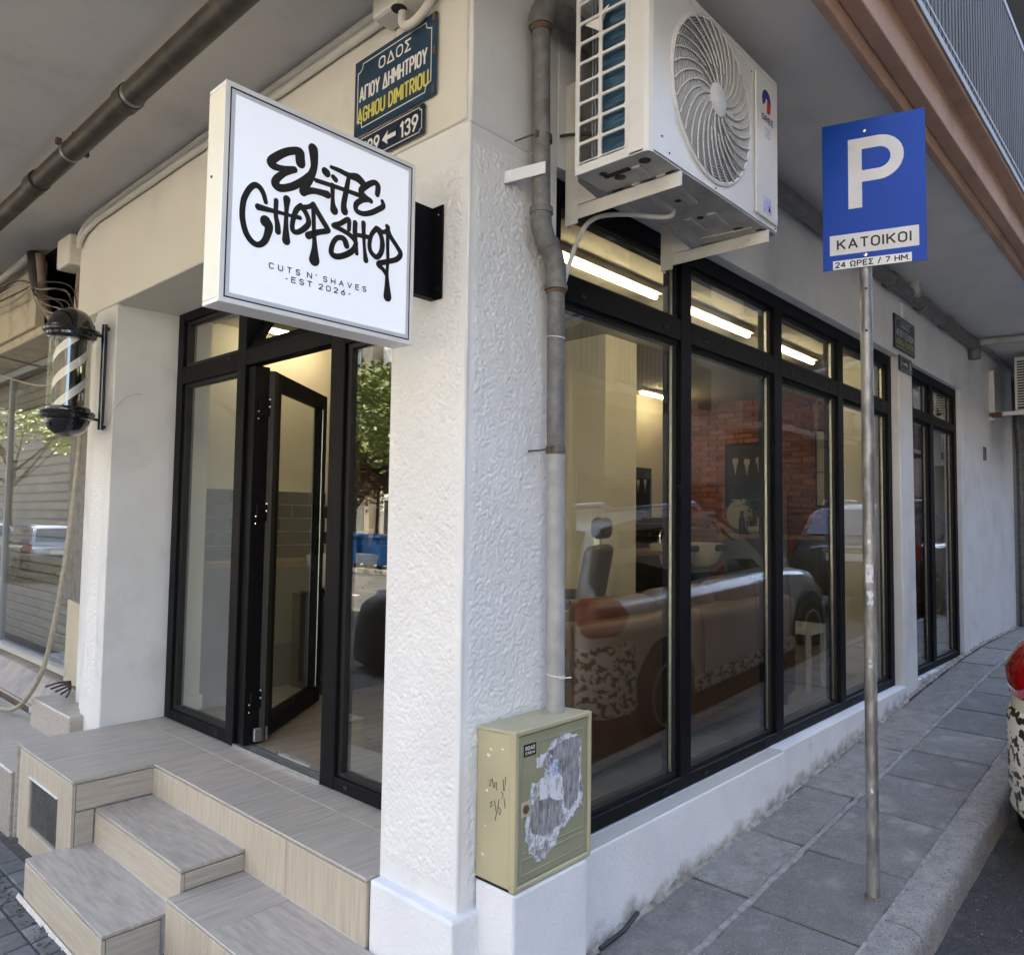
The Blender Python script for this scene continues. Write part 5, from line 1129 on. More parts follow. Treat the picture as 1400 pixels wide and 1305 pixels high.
for k in range(9):
    y0 = 6.2+random.uniform(-.06, .06); y1 = random.uniform(5.45, 5.7); z1 = random.uniform(2.85, 3.1)
    pts = smooth_path([(1.62, y0, 3.22), (1.61, (y0+y1)/2+.1, (3.22+z1)/2+random.uniform(-.02, .05)), (1.66, y1, z1), (1.70, y1-.03, z1-.2)])
    obj('wire', MB().tube(pts, random.choice((.004, .006)), 5), random.choice(('cable_beige', 'cable_black')), NW, smooth=True)
for k in range(4):
    z = 3.36-.05*k; pts = smooth_path([(1.62, 6.18, 3.24), (1.60, 6.6, z-.02), (1.58, 7.6, z+.02), (1.55, 9.5, z+.12)])
    obj('wire', MB().tube(pts, .009 if k % 2 else .006, 6), 'cable_beige' if k % 2 else 'cable_black', NW, smooth=True)
tag(obj('conduit', MB().tube([(1.60, 6.25, 3.46), (1.56, 7.5, 3.37), (1.54, 10, 3.25)], .022, 10), 'trunking', None, smooth=True), 'pale painted conduit running left under the balcony at the photo edge', 'pipe')
tag(obj('loose_cable', MB().tube(smooth_path([(1.50, 4.97, 2.60), (1.60, 5.5, 2.56), (1.66, 6.2, 2.66), (1.66, 7.6, 2.95)]), .008, 6), 'cable_black', None, smooth=True), 'thin black cable sagging behind the barber pole from the left', 'cable')
tag(obj('loose_cable', MB().tube(smooth_path([(1.50, 4.95, 2.42), (1.58, 5.5, 2.44), (1.64, 6.2, 2.52), (1.66, 7.6, 2.80)]), .007, 6), 'cable_beige', None, smooth=True), 'beige cable sagging lowest behind the barber pole from the left', 'cable')
tag(obj('hanging_hose', MB().tube(smooth_path([(1.66, 5.20, 2.15), (1.64, 5.22, 1.7), (1.62, 5.26, 1.30), (1.60, 5.34, .92), (1.585, 5.50, .58), (1.57, 5.92, .30), (1.56, 6.5, .235), (1.56, 7.4, .25)]), .014, 10), 'cable_beige', None, smooth=True), 'long beige hose hanging in front of the shuttered neighbouring window', 'hose')
bn = MB()
for k in range(5): bn.tube([(1.66, 5.25+.1*k, .47), (1.72, 5.40+.05*k, .455+.01*k), (1.80, 5.62, .44+.012*k)], .007, 5)
tag(obj('cut_cables', bn, 'cable_black', None), 'bunch of cut black cables lying on the stone block by the pilaster', 'cables')
vt = thing('wall_vent', 'small dark slotted vent on the far white side wall', 'vent', (9.26, 1.752, 2.31))
obj('frame', MB().box(9.22, 9.30, 1.738, 1.754, 2.30, 2.44), 'old_pipe', vt, bev=.002); obj('slot', MB().box(9.245, 9.275, 1.7355, 1.7375, 2.32, 2.42), 'gasket', vt)
tag(obj('ground_cable', MB().tube([(2.36, 1.70, gz(2.36)+.012), (2.50, 1.69, gz(2.5)+.02), (2.62, 1.705, gz(2.62)+.03)], .008, 6), 'cable_black', None), 'short black cable end lying on the pavement against the wall', 'cable')

# ------------------------------------------------------------------ inside the shop
FZ = .385
IF = obj('shop_floor', MB().box(2.16, 9.9, 2.0, 7.2, .25, FZ-.012), 'pale_joint', None, loc=(5, 3.5, FZ), kind='structure')
tl = None
for i in range(11):
    for j in range(16):
        x0 = 2.16+i*.72-(.36 if j % 2 else 0); y0 = 2.02+j*.32
        xa = max(x0, 2.14); obj('tile', MB().box(xa+.0015, x0+.7185, y0+.0015, y0+.3185, FZ-.012, FZ), 'wood_tile', IF) if x0+.72 < 9.4 and x0+.7 > 2.2 else None
W_ = lambda label, m, mat: tag(obj('inner_wall', m, mat, None), label, 'wall', kind='structure')
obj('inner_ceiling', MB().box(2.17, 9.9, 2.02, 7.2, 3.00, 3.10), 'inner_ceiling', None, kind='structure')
obj('inner_back_wall', MB().box(5.3, 9.9, 4.62, 4.75, FZ, 3.0), 'beige_wall', None, kind='structure')
obj('inner_far_wall', MB().box(2.17, 5.4, 7.0, 7.15, FZ, 3.0).box(5.30, 5.42, 4.75, 7.0, FZ, 3.0), 'beige_wall', None, kind='structure')
obj('inner_window_pier', MB().box(6.50, 6.72, 2.02, 2.30, FZ, 3.0), 'white_inner', None, kind='structure')
obj('inner_left_wall', MB().box(2.17, 2.27, 4.76, 5.3, FZ, 3.0), 'white_inner', None, kind='structure')
obj('inner_left_wall', MB().box(2.17, 3.60, 5.30, 5.45, FZ, 3.0), 'beige_wall', None, kind='structure')
obj('skirting', MB().box(2.17, 2.285, 4.745, 4.76, FZ, .47).box(2.27, 2.285, 4.76, 4.975, FZ, .47), 'white_inner', None, kind='structure')
obj('inner_lintel', MB().box(2.13, 8.3, 1.895, 2.02, 2.93, 3.6).box(2.17, 2.3, 2.15, 4.75, 2.87, 3.0), 'white_inner', None, kind='structure')
cl_ = tag(obj('inner_column', MB().box(4.60, 5.02, 3.30, 3.72, FZ, 3.0), 'white_inner', None, bev=.004), 'pale square column inside the shop behind the first window', 'column')
# brick wall: every brick a part
BW = thing('brick_wall', 'red brick feature wall at the far end of the shop interior', 'wall', (8.2, 3.5, FZ))
obj('backing', MB().box(8.12, 8.3, 2.0, 4.62, FZ, 3.0), 'brick_joint', BW)
bm0 = None; L_, H_ = .220, .0605; rows = 43; low = MB(); random.seed(2)
for r_ in range(rows):
    z = FZ+.004+r_*H_
    if z+H_ > 3.0: break
    off = .5*L_ if r_ % 2 else 0
    for c_ in range(13):
        ya = 2.02+c_*L_-off; yb = min(ya+L_-.012, 4.615); ya2 = max(ya, 2.01)
        if yb-ya2 < .05: continue
        if z < 1.5: low.box(8.100+random.uniform(-.003, .003), 8.125, ya2, yb, z, z+H_-.010); continue
        if abs((yb-ya2)-(L_-.012)) < 1e-6 and bm0 is not None:
            o = bm0.copy(); C.objects.link(o); o.location = Vector((-.0-random.uniform(0, .006), ya-bmy, z-bmz))+bml
        else:
            o = obj('brick', MB().box(8.100, 8.125, ya2, yb, z, z+H_-.012), 'brick', BW, bev=.003)
            if bm0 is None and abs((yb-ya2)-(L_-.012)) < 1e-6: bm0 = o; bmy, bmz, bml = ya, z, o.location.copy()
obj('lower_bricks', low, 'brick', BW, kind='stuff')
# posters: generic stand-ins
def figure(ps, u, v, s, org, ux, uz, nn, lay):
    """a plain suited figure: head, shirt, jacket as flat print"""
    def put(poly, mt, d): obj('print', MB().prism([(a*s+u, b*s+v) for a, b in poly], org+nn*(.0125+d), ux, uz, .0002), mt, ps)
    put([(-.22, -.75), (.22, -.75), (.26, .02), (.10, .12), (-.10, .12), (-.26, .02)], 'suit_print', lay)
    put([(-.05, .10), (.05, .10), (.0, -.16)], 'shirt_print', lay+.0003)
    put([(.085*math.cos(t)*1.0, .22+.12*math.sin(t)) for t in [2*PI*i/14 for i in range(14)]], 'skin_print', lay+.0004)
    put([(.088*math.cos(t), .295+.065*math.sin(t)) for t in [PI*i/8 for i in range(9)]], 'suit_print', lay+.0006)
def poster(label, org, ux, W, H, mat, kind):
    org, ux, uz = Vector(org), Vector(ux), Vector((0, 0, 1)); nn = ux.cross(uz)
    P = thing('poster', label, 'poster', org)
    obj('sheet', MB().prism([(0, 0), (W, 0), (W, H), (0, H)], org+nn*.012, ux, uz, .01), mat, P)
    f = MB(); w = .012
    for q in ([(-w, -w), (W+w, -w), (W+w, 0), (-w, 0)], [(-w, H), (W+w, H), (W+w, H+w), (-w, H+w)], [(-w, 0), (0, 0), (0, H), (-w, H)], [(W, 0), (W+w, 0), (W+w, H), (W, H)]): f.prism(q, org+nn*.02, ux, uz, .019)
    obj('frame', f, 'black_metal', P)
    if kind == 1:
        for k, u in enumerate((.22, .78, .50)): figure(P, W*u, H*(.60 if k < 2 else .58), H*.62, org, ux, uz, nn, .001*(k+1))
        obj('print', MB().prism([(W*.12, H*.10), (W*.88, H*.10), (W*.88, H*.115), (W*.12, H*.115)], org+nn*.0165, ux, uz, .0002), 'shirt_print', P)
    else:
        obj('print', MB().prism([(W*.2, H*.76), (W*.45, H*.72), (W*.8, H*.80), (W*.72, H*.90), (W*.4, H*.92)], org+nn*.0125, ux, uz, .0002), 'suit_print', P)
        obj('print', MB().prism([(W*.0, H*.44), (W*1.0, H*.44), (W*1.0, H*.452), (W*.0, H*.452)], org+nn*.0125, ux, uz, .0002), 'suit_print', P)
        obj('print', MB().prism([(W*.3, H*.20), (W*.7, H*.20), (W*.7, H*.32), (W*.3, H*.32)], org+nn*.0125, ux, uz, .0002), 'amber_lens', P)
    return P
poster('framed dark poster of three suited men on the brick wall', (8.09, 4.09, 1.79), (0, -1, 0), .50, .70, 'poster_dark', 1)
poster('framed cream poster at the right end of the brick wall', (8.09, 3.06, 1.80), (0, -1, 0), .42, .78, 'poster_cream', 2)
poster('framed dark poster on the beige back wall left of the brick', (6.76, 4.60, 1.66), (1, 0, 0), .50, .52, 'poster_dark', 1)
poster('framed dark notice on the far beige wall seen through the door', (3.62, 6.98, 1.98), (1, 0, 0), .62, .50, 'poster_dark', 1)
# shelf counter on the brick wall
SC = thing('wall_counter', 'olive cabinet with a wooden top along the brick wall', 'cabinet', (7.8, 3.2, FZ))
obj('worktop', MB().box(7.66, 8.09, 2.34, 3.98, 1.44, 1.48), 'wood_top', SC, bev=.003)
obj('cabinet', MB().box(7.72, 8.09, 2.38, 3.94, FZ+.03, 1.44), 'cabinet_olive', SC, bev=.004)
obj('door_gap', MB().box(7.716, 7.7205, 2.89, 2.9, .5, 1.42).box(7.716, 7.7205, 3.41, 3.42, .5, 1.42), 'gasket', SC)
BL = ['%s bottle %s' % (a, b) for a, b in zip(['dark', 'squat dark', 'pale', 'slim black', 'tall dark', 'dark', 'cloudy pale', 'glossy black', 'narrow dark', 'dark round', 'cream', 'small black', 'last dark'], ['nearest the window pier on the counter', 'second from the window pier on the counter', 'just right of the cream poster foot', 'below the cream poster', 'on the counter below the poster edge', 'left of the cream poster foot', 'hidden behind the bonsai edge', 'right next to the bonsai crown', 'right of the bonsai pot', 'behind the bonsai trunk', 'left of the bonsai pot', 'between bonsai and stand mirror', 'at the basin end of the counter'])]
random.seed(5)
for k in range(13):
    y = 2.42+k*.115+random.uniform(-.02, .02); h = random.uniform(.13, .26); r_ = random.uniform(.022, .036)
    if 2.95 < y < 3.25: continue
    z = 1.48; q = thing('bottle', BL[k], 'bottle', (7.84, y, z), 'bottles on the wooden counter')
    obj('body', MB().lathe((7.84, y, z), [(r_, 0), (r_, h*.68), (r_*.4, h*.8), (r_*.4, h*.84)], 12), ('bottle_dark', 'bottle_dark', 'bottle_pale', 'black_gloss')[k % 4], q, smooth=True)
    obj('cap', MB().lathe((7.84, y, z), [(r_*.5, h*.84), (r_*.5, h)], 10), 'black_gloss', q, smooth=True)
PT = thing('bonsai_plant', 'small bonsai tree in a round pale pot on the wooden counter', 'plant', (7.84, 3.62, 1.48))
obj('pot', MB().lathe((7.84, 3.62, 1.48), [(.05, 0), (.10, .05), (.10, .09), (.09, .09)], 18), 'bottle_pale', PT, smooth=True)
obj('trunk', MB().tube(smooth_path([(7.84, 3.62, 1.56), (7.84, 3.57, 1.66), (7.84, 3.64, 1.74), (7.84, 3.55, 1.84)]), .014, 7), 'bark', PT, smooth=True)
lf = MB()
for k in range(420):
    a = Vector((random.gauss(0, .06), random.gauss(0, .09), random.gauss(0, .045))); c_ = random.choice((Vector((7.84, 3.55, 1.88)), Vector((7.84, 3.66, 1.82)), Vector((7.84, 3.50, 1.80))))
    d = Vector((random.uniform(-1, 1), random.uniform(-1, 1), random.uniform(-1, 1))).normalized()*.02; e = d.orthogonal().normalized()*.012
    p = c_+a*.8; lf.quad(p-d, p-e, p+d, p+e)
obj('foliage', lf, 'plant_green', PT)
tag(obj('round_mirror', MB().lathe((7.95, 3.86, 1.70), [(.001, 0), (.16, 0), (.165, .01), (.16, .02)], 28, (-1, .1, 0)), 'bottle_pale', None, smooth=True), 'round pale stand mirror beside the bonsai on the counter', 'mirror')
# wash units and dark counter on the back wall
WC = thing('wash_counter', 'dark low counter with black splashback tiles along the back wall', 'counter', (6.4, 4.3, FZ))
obj('cabinet', MB().box(5.65, 7.75, 4.15, 4.60, FZ+.03, 1.27), 'counter_dark', WC, bev=.004)
obj('worktop', MB().box(5.60, 7.80, 4.10, 4.60, 1.27, 1.31), 'wood_top', WC, bev=.003)
for r_ in range(5):
    for c_ in range(6): obj('tile', MB().box(6.9+c_*.205+(.1 if r_ % 2 else 0), 6.9+c_*.205+(.1 if r_ % 2 else 0)+.198, 4.596, 4.612, 1.315+r_*.068, 1.315+r_*.068+.063), 'black_tile', WC, bev=.001)
for k, x in enumerate((6.95, 7.55)):
    q = thing('wash_basin', ['white ceramic hair wash basin nearer the window column', 'white ceramic hair wash basin nearer the brick wall'][k], 'basin', (x, 4.2, 1.1), 'hair wash basins')
    obj('bowl', MB().lathe((x, 4.12, 1.12), [(.08, 0), (.17, .05), (.235, .17), (.245, .26), (.225, .26), (.19, .14), (.05, .05)], 26), 'ceramic', q, smooth=True)
    obj('neck_rest', MB().box(x-.10, x+.10, 3.86, 3.93, 1.30, 1.37), 'counter_dark', q, bev=.02, seg=2)
    obj('tap', MB().tube(smooth_path([(x+.12, 4.34, 1.31), (x+.12, 4.34, 1.50), (x+.12, 4.25, 1.54), (x+.12, 4.18, 1.50)]), .012, 8), 'chrome', q, smooth=True)
# barber chairs
def chair(x, y, lab, rz=0):
    q = thing('barber_chair', lab, 'chair', (x, y, FZ), 'barber chairs')
    f = lambda a, b, z: (x+a*math.cos(rz)-b*math.sin(rz), y+a*math.sin(rz)+b*math.cos(rz), FZ+z)
    bx_ = lambda *a: MB().box(*a, fn=f)
    obj('base', MB().lathe((x, y, FZ), [(.30, 0), (.30, .02), (.08, .05), (.05, .08), (.05, .38)], 24), 'chrome', q, smooth=True)
    obj('seat', bx_(-.26, .26, -.26, .26, .42, .58), 'olive_leather', q, bev=.05, seg=3, smooth=True)
    obj('backrest', MB().box(-.25, .25, .20, .32, .62, 1.06, lambda a, b, z: f(a, b+(z-.6)*.18, z)), 'olive_leather', q, bev=.05, seg=3, smooth=True)
    obj('headrest', bx_(-.15, .15, .30, .40, 1.10, 1.24), 'olive_leather', q, bev=.04, seg=3, smooth=True)
    obj('headrest_post', bx_(-.02, .02, .30, .34, .92, 1.12), 'chrome', q)
    for s in (-1, 1):
        obj('armrest', bx_(*sorted((s*.30, s*.37)), -.22, .22, .66, .73), 'olive_leather', q, bev=.02, seg=2, smooth=True); obj('arm_support', bx_(*sorted((s*.32, s*.35)), -.05, .0, .48, .66), 'chrome', q)
    obj('footrest', bx_(-.18, .18, -.62, -.46, .12, .16), 'chrome', q, bev=.01)
chair(3.98, 3.30, 'olive leather barber chair with headrest behind the first shop window', R(205))
# tan leather sofa under the window
SF = thing('leather_sofa', 'tan brown leather sofa standing against the shop window', 'sofa', (4.0, 2.4, FZ))
obj('seat', MB().box(2.75, 5.20, 2.18, 2.95, FZ+.08, .84), 'tan_leather', SF, bev=.05, seg=3, smooth=True)
obj('backrest', MB().box(2.75, 5.20, 2.10, 2.34, FZ+.06, 1.12), 'tan_leather', SF, bev=.07, seg=3, smooth=True)
for x in (2.72, 4.98): obj('armrest', MB().box(x, x+.26, 2.14, 2.98, FZ+.06, 1.05), 'tan_leather', SF, bev=.08, seg=3, smooth=True)
for k in range(3): obj('cushion', MB().box(3.0+k*.66, 3.64+k*.66, 2.36, 2.96, .82, .95), 'tan_leather', SF, bev=.05, seg=3, smooth=True)
for k in range(3): obj('back_cushion', MB().box(3.02+k*.66, 3.62+k*.66, 2.22, 2.42, 1.0, 1.21+.015*k), 'tan_leather', SF, bev=.07, seg=3, smooth=True)
for x in (2.85, 5.1):
    for y in (2.18, 2.88): obj('foot', MB().box(x-.03, x+.03, y-.03, y+.03, FZ, FZ+.08), 'counter_dark', SF)
tag(obj('side_stool', MB().box(5.55, 5.90, 2.15, 2.45, .80, .85).box(5.57, 5.60, 2.17, 2.20, FZ, .80).box(5.85, 5.88, 2.17, 2.20, FZ, .80).box(5.57, 5.60, 2.40, 2.43, FZ, .80).box(5.85, 5.88, 2.40, 2.43, FZ, .80), 'ceramic', None), 'small white side table next to the sofa behind the windows', 'table')
# left part seen through the entrance: tiled counter
LC = thing('reception_counter', 'grey counter with black metro tiles above it left of the door inside', 'counter', (3.4, 5.1, FZ))
obj('cabinet', MB().box(2.29, 3.55, 4.98, 5.29, FZ, 1.24), 'cabinet_grey', LC, bev=.003)
obj('worktop', MB().box(2.28, 3.57, 4.95, 5.29, 1.24, 1.28), 'wood_top', LC, bev=.003)
obj('tile_bed', MB().box(2.28, 3.58, 5.288, 5.299, 1.281, 1.80), 'pale_joint', LC)
for r_ in range(5):
    for c_ in range(9):
        x = 2.28+c_*.205-(.1 if r_ % 2 else 0); xa = max(x, 2.28)
        if xa+.02 < x+.2 and x+.2 < 3.62: obj('tile', MB().box(xa+.003, x+.202, 5.275, 5.287, 1.284+r_*.103, 1.284+r_*.103+.098), 'black_tile', LC, bev=.001)
tag(obj('reception_bowl', MB().lathe((3.30, 4.72, 1.05), [(.1, 0), (.22, .1), (.27, .28), (.25, .28), (.2, .12), (.05, .05)], 26), 'ceramic', None, smooth=True), 'white ceramic basin seen through the open glass door', 'basin')
tag(obj('basin_cabinet', MB().box(3.02, 3.56, 4.5, 4.93, FZ, 1.05), 'counter_dark', None, bev=.004), 'black cabinet carrying the basin seen through the door', 'cabinet')
SH = thing('added_dark_shelving', 'tall black shelving added to darken the shop behind the right entrance pane', 'shelf', (4.8, 6.1, FZ))  # added unit, darkens the room so the pane's reflection stands out
obj('carcass', MB().box(4.22, 5.28, 6.20, 6.24, FZ, 2.97).box(4.22, 4.26, 5.86, 6.20, FZ, 2.97).box(5.24, 5.28, 5.86, 6.20, FZ, 2.97), 'counter_dark', SH)
for k in range(7): obj('shelf', MB().box(4.262, 5.238, 5.86, 6.199, .50+k*.40, .53+k*.40), 'counter_dark', SH)
for k in range(9):
    q = MB(); zq = .53+(k % 4+1)*.40; q.box(4.35+k*.095, 4.41+k*.095, 5.95, 6.01, zq, zq+.14+.03*(k % 3)); obj('product', q, ('bottle_dark', 'bottle_pale', 'counter_dark')[k % 3], SH, bev=.006)
MR = thing('wall_mirror', 'black framed mirror on the pale back wall between column and basins', 'mirror', (5.9, 4.6, 1.5))
obj('frame', MB().box(5.55, 6.35, 4.585, 4.615, 1.45, 2.45), 'counter_dark', MR, bev=.004); obj('glass', MB().box(5.60, 6.30, 4.580, 4.5845, 1.50, 2.40), 'chrome', MR)
# ceiling tubes
def tube_lamp(x0, x1, y, lab):
    q = thing('tube_light', lab, 'light', ((x0+x1)/2, y, 2.93), 'ceiling tube lights in the shop')
    obj('housing', MB().box(x0-.03, x1+.03, y-.035, y+.035, 2.965, 2.999), 'white_inner', q)
    obj('tube', MB().tube([(x0, y, 2.945), (x1, y, 2.945)], .014, 10), 'tube_white', q, smooth=True)
tube_lamp(2.85, 3.88, 2.42, 'glowing ceiling tube behind the first fanlight of the side window')
tube_lamp(4.15, 5.12, 2.42, 'glowing ceiling tube behind the second fanlight of the side window')
tube_lamp(5.42, 6.32, 2.42, 'glowing ceiling tube behind the third fanlight of the side window')
tube_lamp(6.70, 7.50, 4.35, 'short glowing ceiling tube above the wash basins at the back')
tube_lamp(2.7, 3.4, 5.0, 'glowing ceiling tube above the reception counter by the door')

# ------------------------------------------------------------------ cars
def lerp(a, b, t): return a+(b-a)*t
def interp(tab, x):
    for i in range(len(tab)-1):
        if x <= tab[i+1][0]:
            t = (x-tab[i][0])/max(1e-6, tab[i+1][0]-tab[i][0]); t = max(0, min(1, t)); return [lerp(a, b, t) for a, b in zip(tab[i][1:], tab[i+1][1:])]
    return list(tab[-1][1:])
def make_car(label, loc, rz, paint, camo=False, group=None, plate_text=None):
    """compact SUV, local x forward, origin on the ground under the rear bumper centre"""
    A = thing('parked_car', label, 'car', loc, group); A.rotation_euler.z = rz
    ORG[A] = Vector((0, 0, 0))
    L = 4.30
    # x: half width at sill, half width max, shoulder height, half width at shoulder, sill height
    lo = [(0, .62, .70, .93, .60, .34), (.05, .74, .81, .97, .70, .30), (.18, .82, .88, 1.0, .80, .27), (.5, .87, .905, 1.02, .85, .26), (1.2, .89, .91, 1.01, .87, .25), (2.2, .89, .90, .99, .865, .25), (3.0, .89, .90, .97, .855, .25), (3.7, .86, .89, .92, .80, .26), (4.1, .76, .81, .82, .68, .28), (4.25, .62, .68, .70, .55, .30), (4.30, .50, .55, .60, .45, .34)]
    xs = [0, .03, .07, .12, .18, .27, .40, .55, .75, .95, 1.2, 1.5, 1.85, 2.2, 2.6, 3.0, 3.25, 3.5, 3.75, 3.95, 4.1, 4.2, 4.26, 4.30]
    m = MB(); ring = 15
    def hood(x): return interp([(0, 1.0), (.25, 1.06), (2.9, 1.06), (3.1, 1.03), (3.7, .98), (4.05, .90), (4.22, .78), (4.30, .66)], x)[0]
    for x in xs:
        ws, wm, zs, wsh, z0 = interp(lo, x); zt = hood(x)
        half = [(ws*.98, z0), (ws, z0+.05), (wm*.985, z0+.18), (wm, (z0+zs)*.5), (wm*.995, zs-.14), (wsh*1.03, zs-.04), (wsh*.97, zs+.005), (wsh*.5, (zs+zt)/2+.03)]
        row = [(x, -a, b) for a, b in half]+[(x, a, b) for a, b in reversed(half)]
        if len(row) != 16: pass
        m.v += row
    n = 16
    for i in range(len(xs)-1):
        for k in range(n-1): m.f.append((i*n+k, i*n+k+1, (i+1)*n+k+1, (i+1)*n+k))
        m.f.append((i*n+n-1, i*n, (i+1)*n, (i+1)*n+n-1))
    m.f.append(tuple(range(n))); m.f.append(tuple((len(xs)-1)*n+k for k in reversed(range(n))))
    obj('body', m, paint, A, smooth=True, local=True)
    # greenhouse
    gh = [(.10, .99, .72, .60), (.20, 1.22, .745, .66), (.34, 1.48, .70, .60), (.52, 1.585, .66, .54), (.9, 1.625, .655, .55), (1.5, 1.64, .655, .55), (2.1, 1.615, .645, .54), (2.35, 1.56, .63, .50), (2.75, 1.33, .68, .58), (3.08, 1.06, .72, .64)]
    g = MB(); n = 8
    for x, zt, wb, wt in gh:
        zb = .96; k = (zt-zb)/.66
        half = [(wb if k > .3 else lerp(.78, wb, .5), zb), (lerp(wb, wt, .25)+.02, zb+(zt-zb)*.55), (lerp(wb, wt, .8), zt-.05*max(k, .1)), (wt*.6, zt)]
        g.v += [(x, -a, b) for a, b in half]+[(x, a, b) for a, b in reversed(half)]
    for i in range(len(gh)-1):
        for k in range(n-1): g.f.append((i*n+k, i*n+k+1, (i+1)*n+k+1, (i+1)*n+k))
    g.f.append(tuple(range(n))); g.f.append(tuple((len(gh)-1)*n+k for k in reversed(range(n))))
    obj('roof', g, paint, A, smooth=True, local=True)
    # side windows, windscreen, rear screen
    for s in (-1, 1):
        for poly in ([(.46, 1.06), (1.30, 1.04), (1.30, 1.50), (.72, 1.50)], [(1.38, 1.04), (2.28, 1.03), (2.24, 1.49), (1.38, 1.50)], [(2.34, 1.03), (2.86, 1.03), (2.36, 1.43)]):
            q = MB(); q.v = []; k = len(poly)
            for off in (.012, -.01):
                for x, z in poly:
                    zt, wb, wt = interp(gh, x); f_ = (z-.96)/(zt-.96); w = lerp(lerp(wb, wt, 0), lerp(wb, wt, .25)+.02, f_/.55) if f_ < .55 else lerp(lerp(wb, wt, .25)+.02, lerp(wb, wt, .8), (f_-.55)/.4)
                    q.v.append((x, s*(w+off), z))
            q.f = [tuple(range(k)), tuple(reversed(range(k, 2*k)))]+[(i, (i+1) % k, k+(i+1) % k, k+i) for i in range(k)]
            obj('side_window', q, 'car_glass', A, local=True)
        mr = MB().lathe((2.72, s*.93, 1.10), [(.001, -.07), (.06, -.05), (.085, 0), (.07, .05), (.001, .07)], 12, (1, 0, 0)); obj('wing_mirror', mr, paint, A, smooth=True, local=True)
        obj('roof_rail', MB().tube([(.55, s*.50, 1.60), (.6, s*.50, 1.66), (2.0, s*.50, 1.665), (2.15, s*.49, 1.61)], .018, 6), 'alloy', A, smooth=True, local=True)
        # lamp cluster wrapped round the rear corner
        P_ = [(x, s*interp(lo, x)[1]*.995) for x in (.0, .03, .07, .12, .18, .27, .38)]; tq = MB(); K_ = len(P_)
        for (zz_, sc_2, o_) in ((.84, .5, .004), (.87, .75, .016), (.97, .9, .022), (1.06, .8, .016), (1.10, .5, .0)):
            for i, (x, y) in enumerate(P_):
                a_ = P_[max(0, i-1)]; b_ = P_[min(K_-1, i+1)]; tt = Vector((b_[0]-a_[0], b_[1]-a_[1])).normalized(); nn = Vector((-abs(tt.y), s*abs(tt.x)))
                f2 = (i/(K_-1)-.5)*sc_2+.5; j0 = min(K_-2, int(f2*(K_-1))); fr2 = f2*(K_-1)-j0; px = lerp(P_[j0][0], P_[j0+1][0], fr2); py = lerp(P_[j0][1], P_[j0+1][1], fr2)
                k2 = 1-.10*max(0, (zz_-.98)/.15)
                tq.v.append((px+nn.x*o_, (py+nn.y*o_)*k2, zz_))
        for j in range(4):
            for i in range(K_-1): tq.f.append((j*K_+i, j*K_+i+1, (j+1)*K_+i+1, (j+1)*K_+i))
        obj('tail_light', tq, 'tail_red', A, smooth=True, local=True)
        obj('headlight', MB().lathe((4.08, s*.62, .74), [(.001, 0), (.12, 0), (.11, .05), (.001, .08)], 16, (.9, s*.4, .2)), 'tail_pale', A, smooth=True, local=True)
        obj('door_handle', MB().box(1.42, 1.60, *sorted((s*.905, s*.93)), .86, .885).box(2.25, 2.43, *sorted((s*.90, s*.925)), .85, .875), paint, A, bev=.006, local=True)
        dg = MB()
        for x in (1.34, 2.30, 3.0): dg.tube([(x, s*.915, .38), (x, s*.922, .7), (x, s*.895, .95)], .004, 4)
        obj('door_gap', dg, 'car_black', A, local=True)
        obj('sill_cladding', MB().box(.95, 3.1, *sorted((s*.85, s*.915)), .24, .36), 'camo_print' if camo else 'car_black', A, bev=.01, local=True)
        for x in (.80, 3.48):
            w = thing('wheel', None, None, (0, 0, 0)); w.parent = A; ORG[w] = Vector((0, 0, 0))
            obj('wheel_arch', MB().lathe((x, s*.80, .36), [(.001, .0), (.385, .0), (.385, .118), (.36, .121), (.001, .121)], 28, (0, s, 0)), 'car_black', A, smooth=True, local=True)
            obj('tyre', MB().lathe((x, s*.72, .33), [(.22, 0), (.31, .0), (.33, .03), (.33, .19), (.31, .215), (.22, .215)], 32, (0, s, 0)), 'tyre', w, smooth=True, local=True)
            rm = MB().lathe((x, s*.905, .33), [(.235, 0), (.235, .03), (.215, .032), (.21, .0)], 28, (0, s, 0)).lathe((x, s*.90, .33), [(.05, 0), (.05, .03), (.001, .035)], 12, (0, s, 0))
            for k in range(7):
                t = 2*PI*k/7; rm.obox((x+.13*math.cos(t), s*.918, .33+.13*math.sin(t)), (math.cos(t), 0, math.sin(t)), (0, 1, 0), (-math.sin(t), 0, math.cos(t)), .10, .012, .016)
            obj('rim', rm, 'alloy', w, smooth=True, local=True)
            obj('rim_back', MB().lathe((x, s*.89, .33), [(.22, 0), (.22, .003)], 24, (0, s, 0)), 'car_black', w, local=True)
    def skin(x0, x1, z0f, z1f, off):
        q = MB(); xx = [x for x in xs if x0 <= x <= x1]; 
        return q
    # bumpers wrap the corners
    def bumper(pts, z0, z1, mat, name='bumper', off=.012):
        q = MB(); k = len(pts)
        for z, o_ in ((z0, 0), (z0+.04, off), (z1-.03, off), (z1, 0)):
            for x, y, nx, ny in pts: q.v.append((x+nx*o_, y+ny*o_, z))
        for j in range(3):
            for i in range(k-1): q.f.append((j*k+i, j*k+i+1, (j+1)*k+i+1, (j+1)*k+i))
        return obj(name, q, mat, A, smooth=True, local=True)
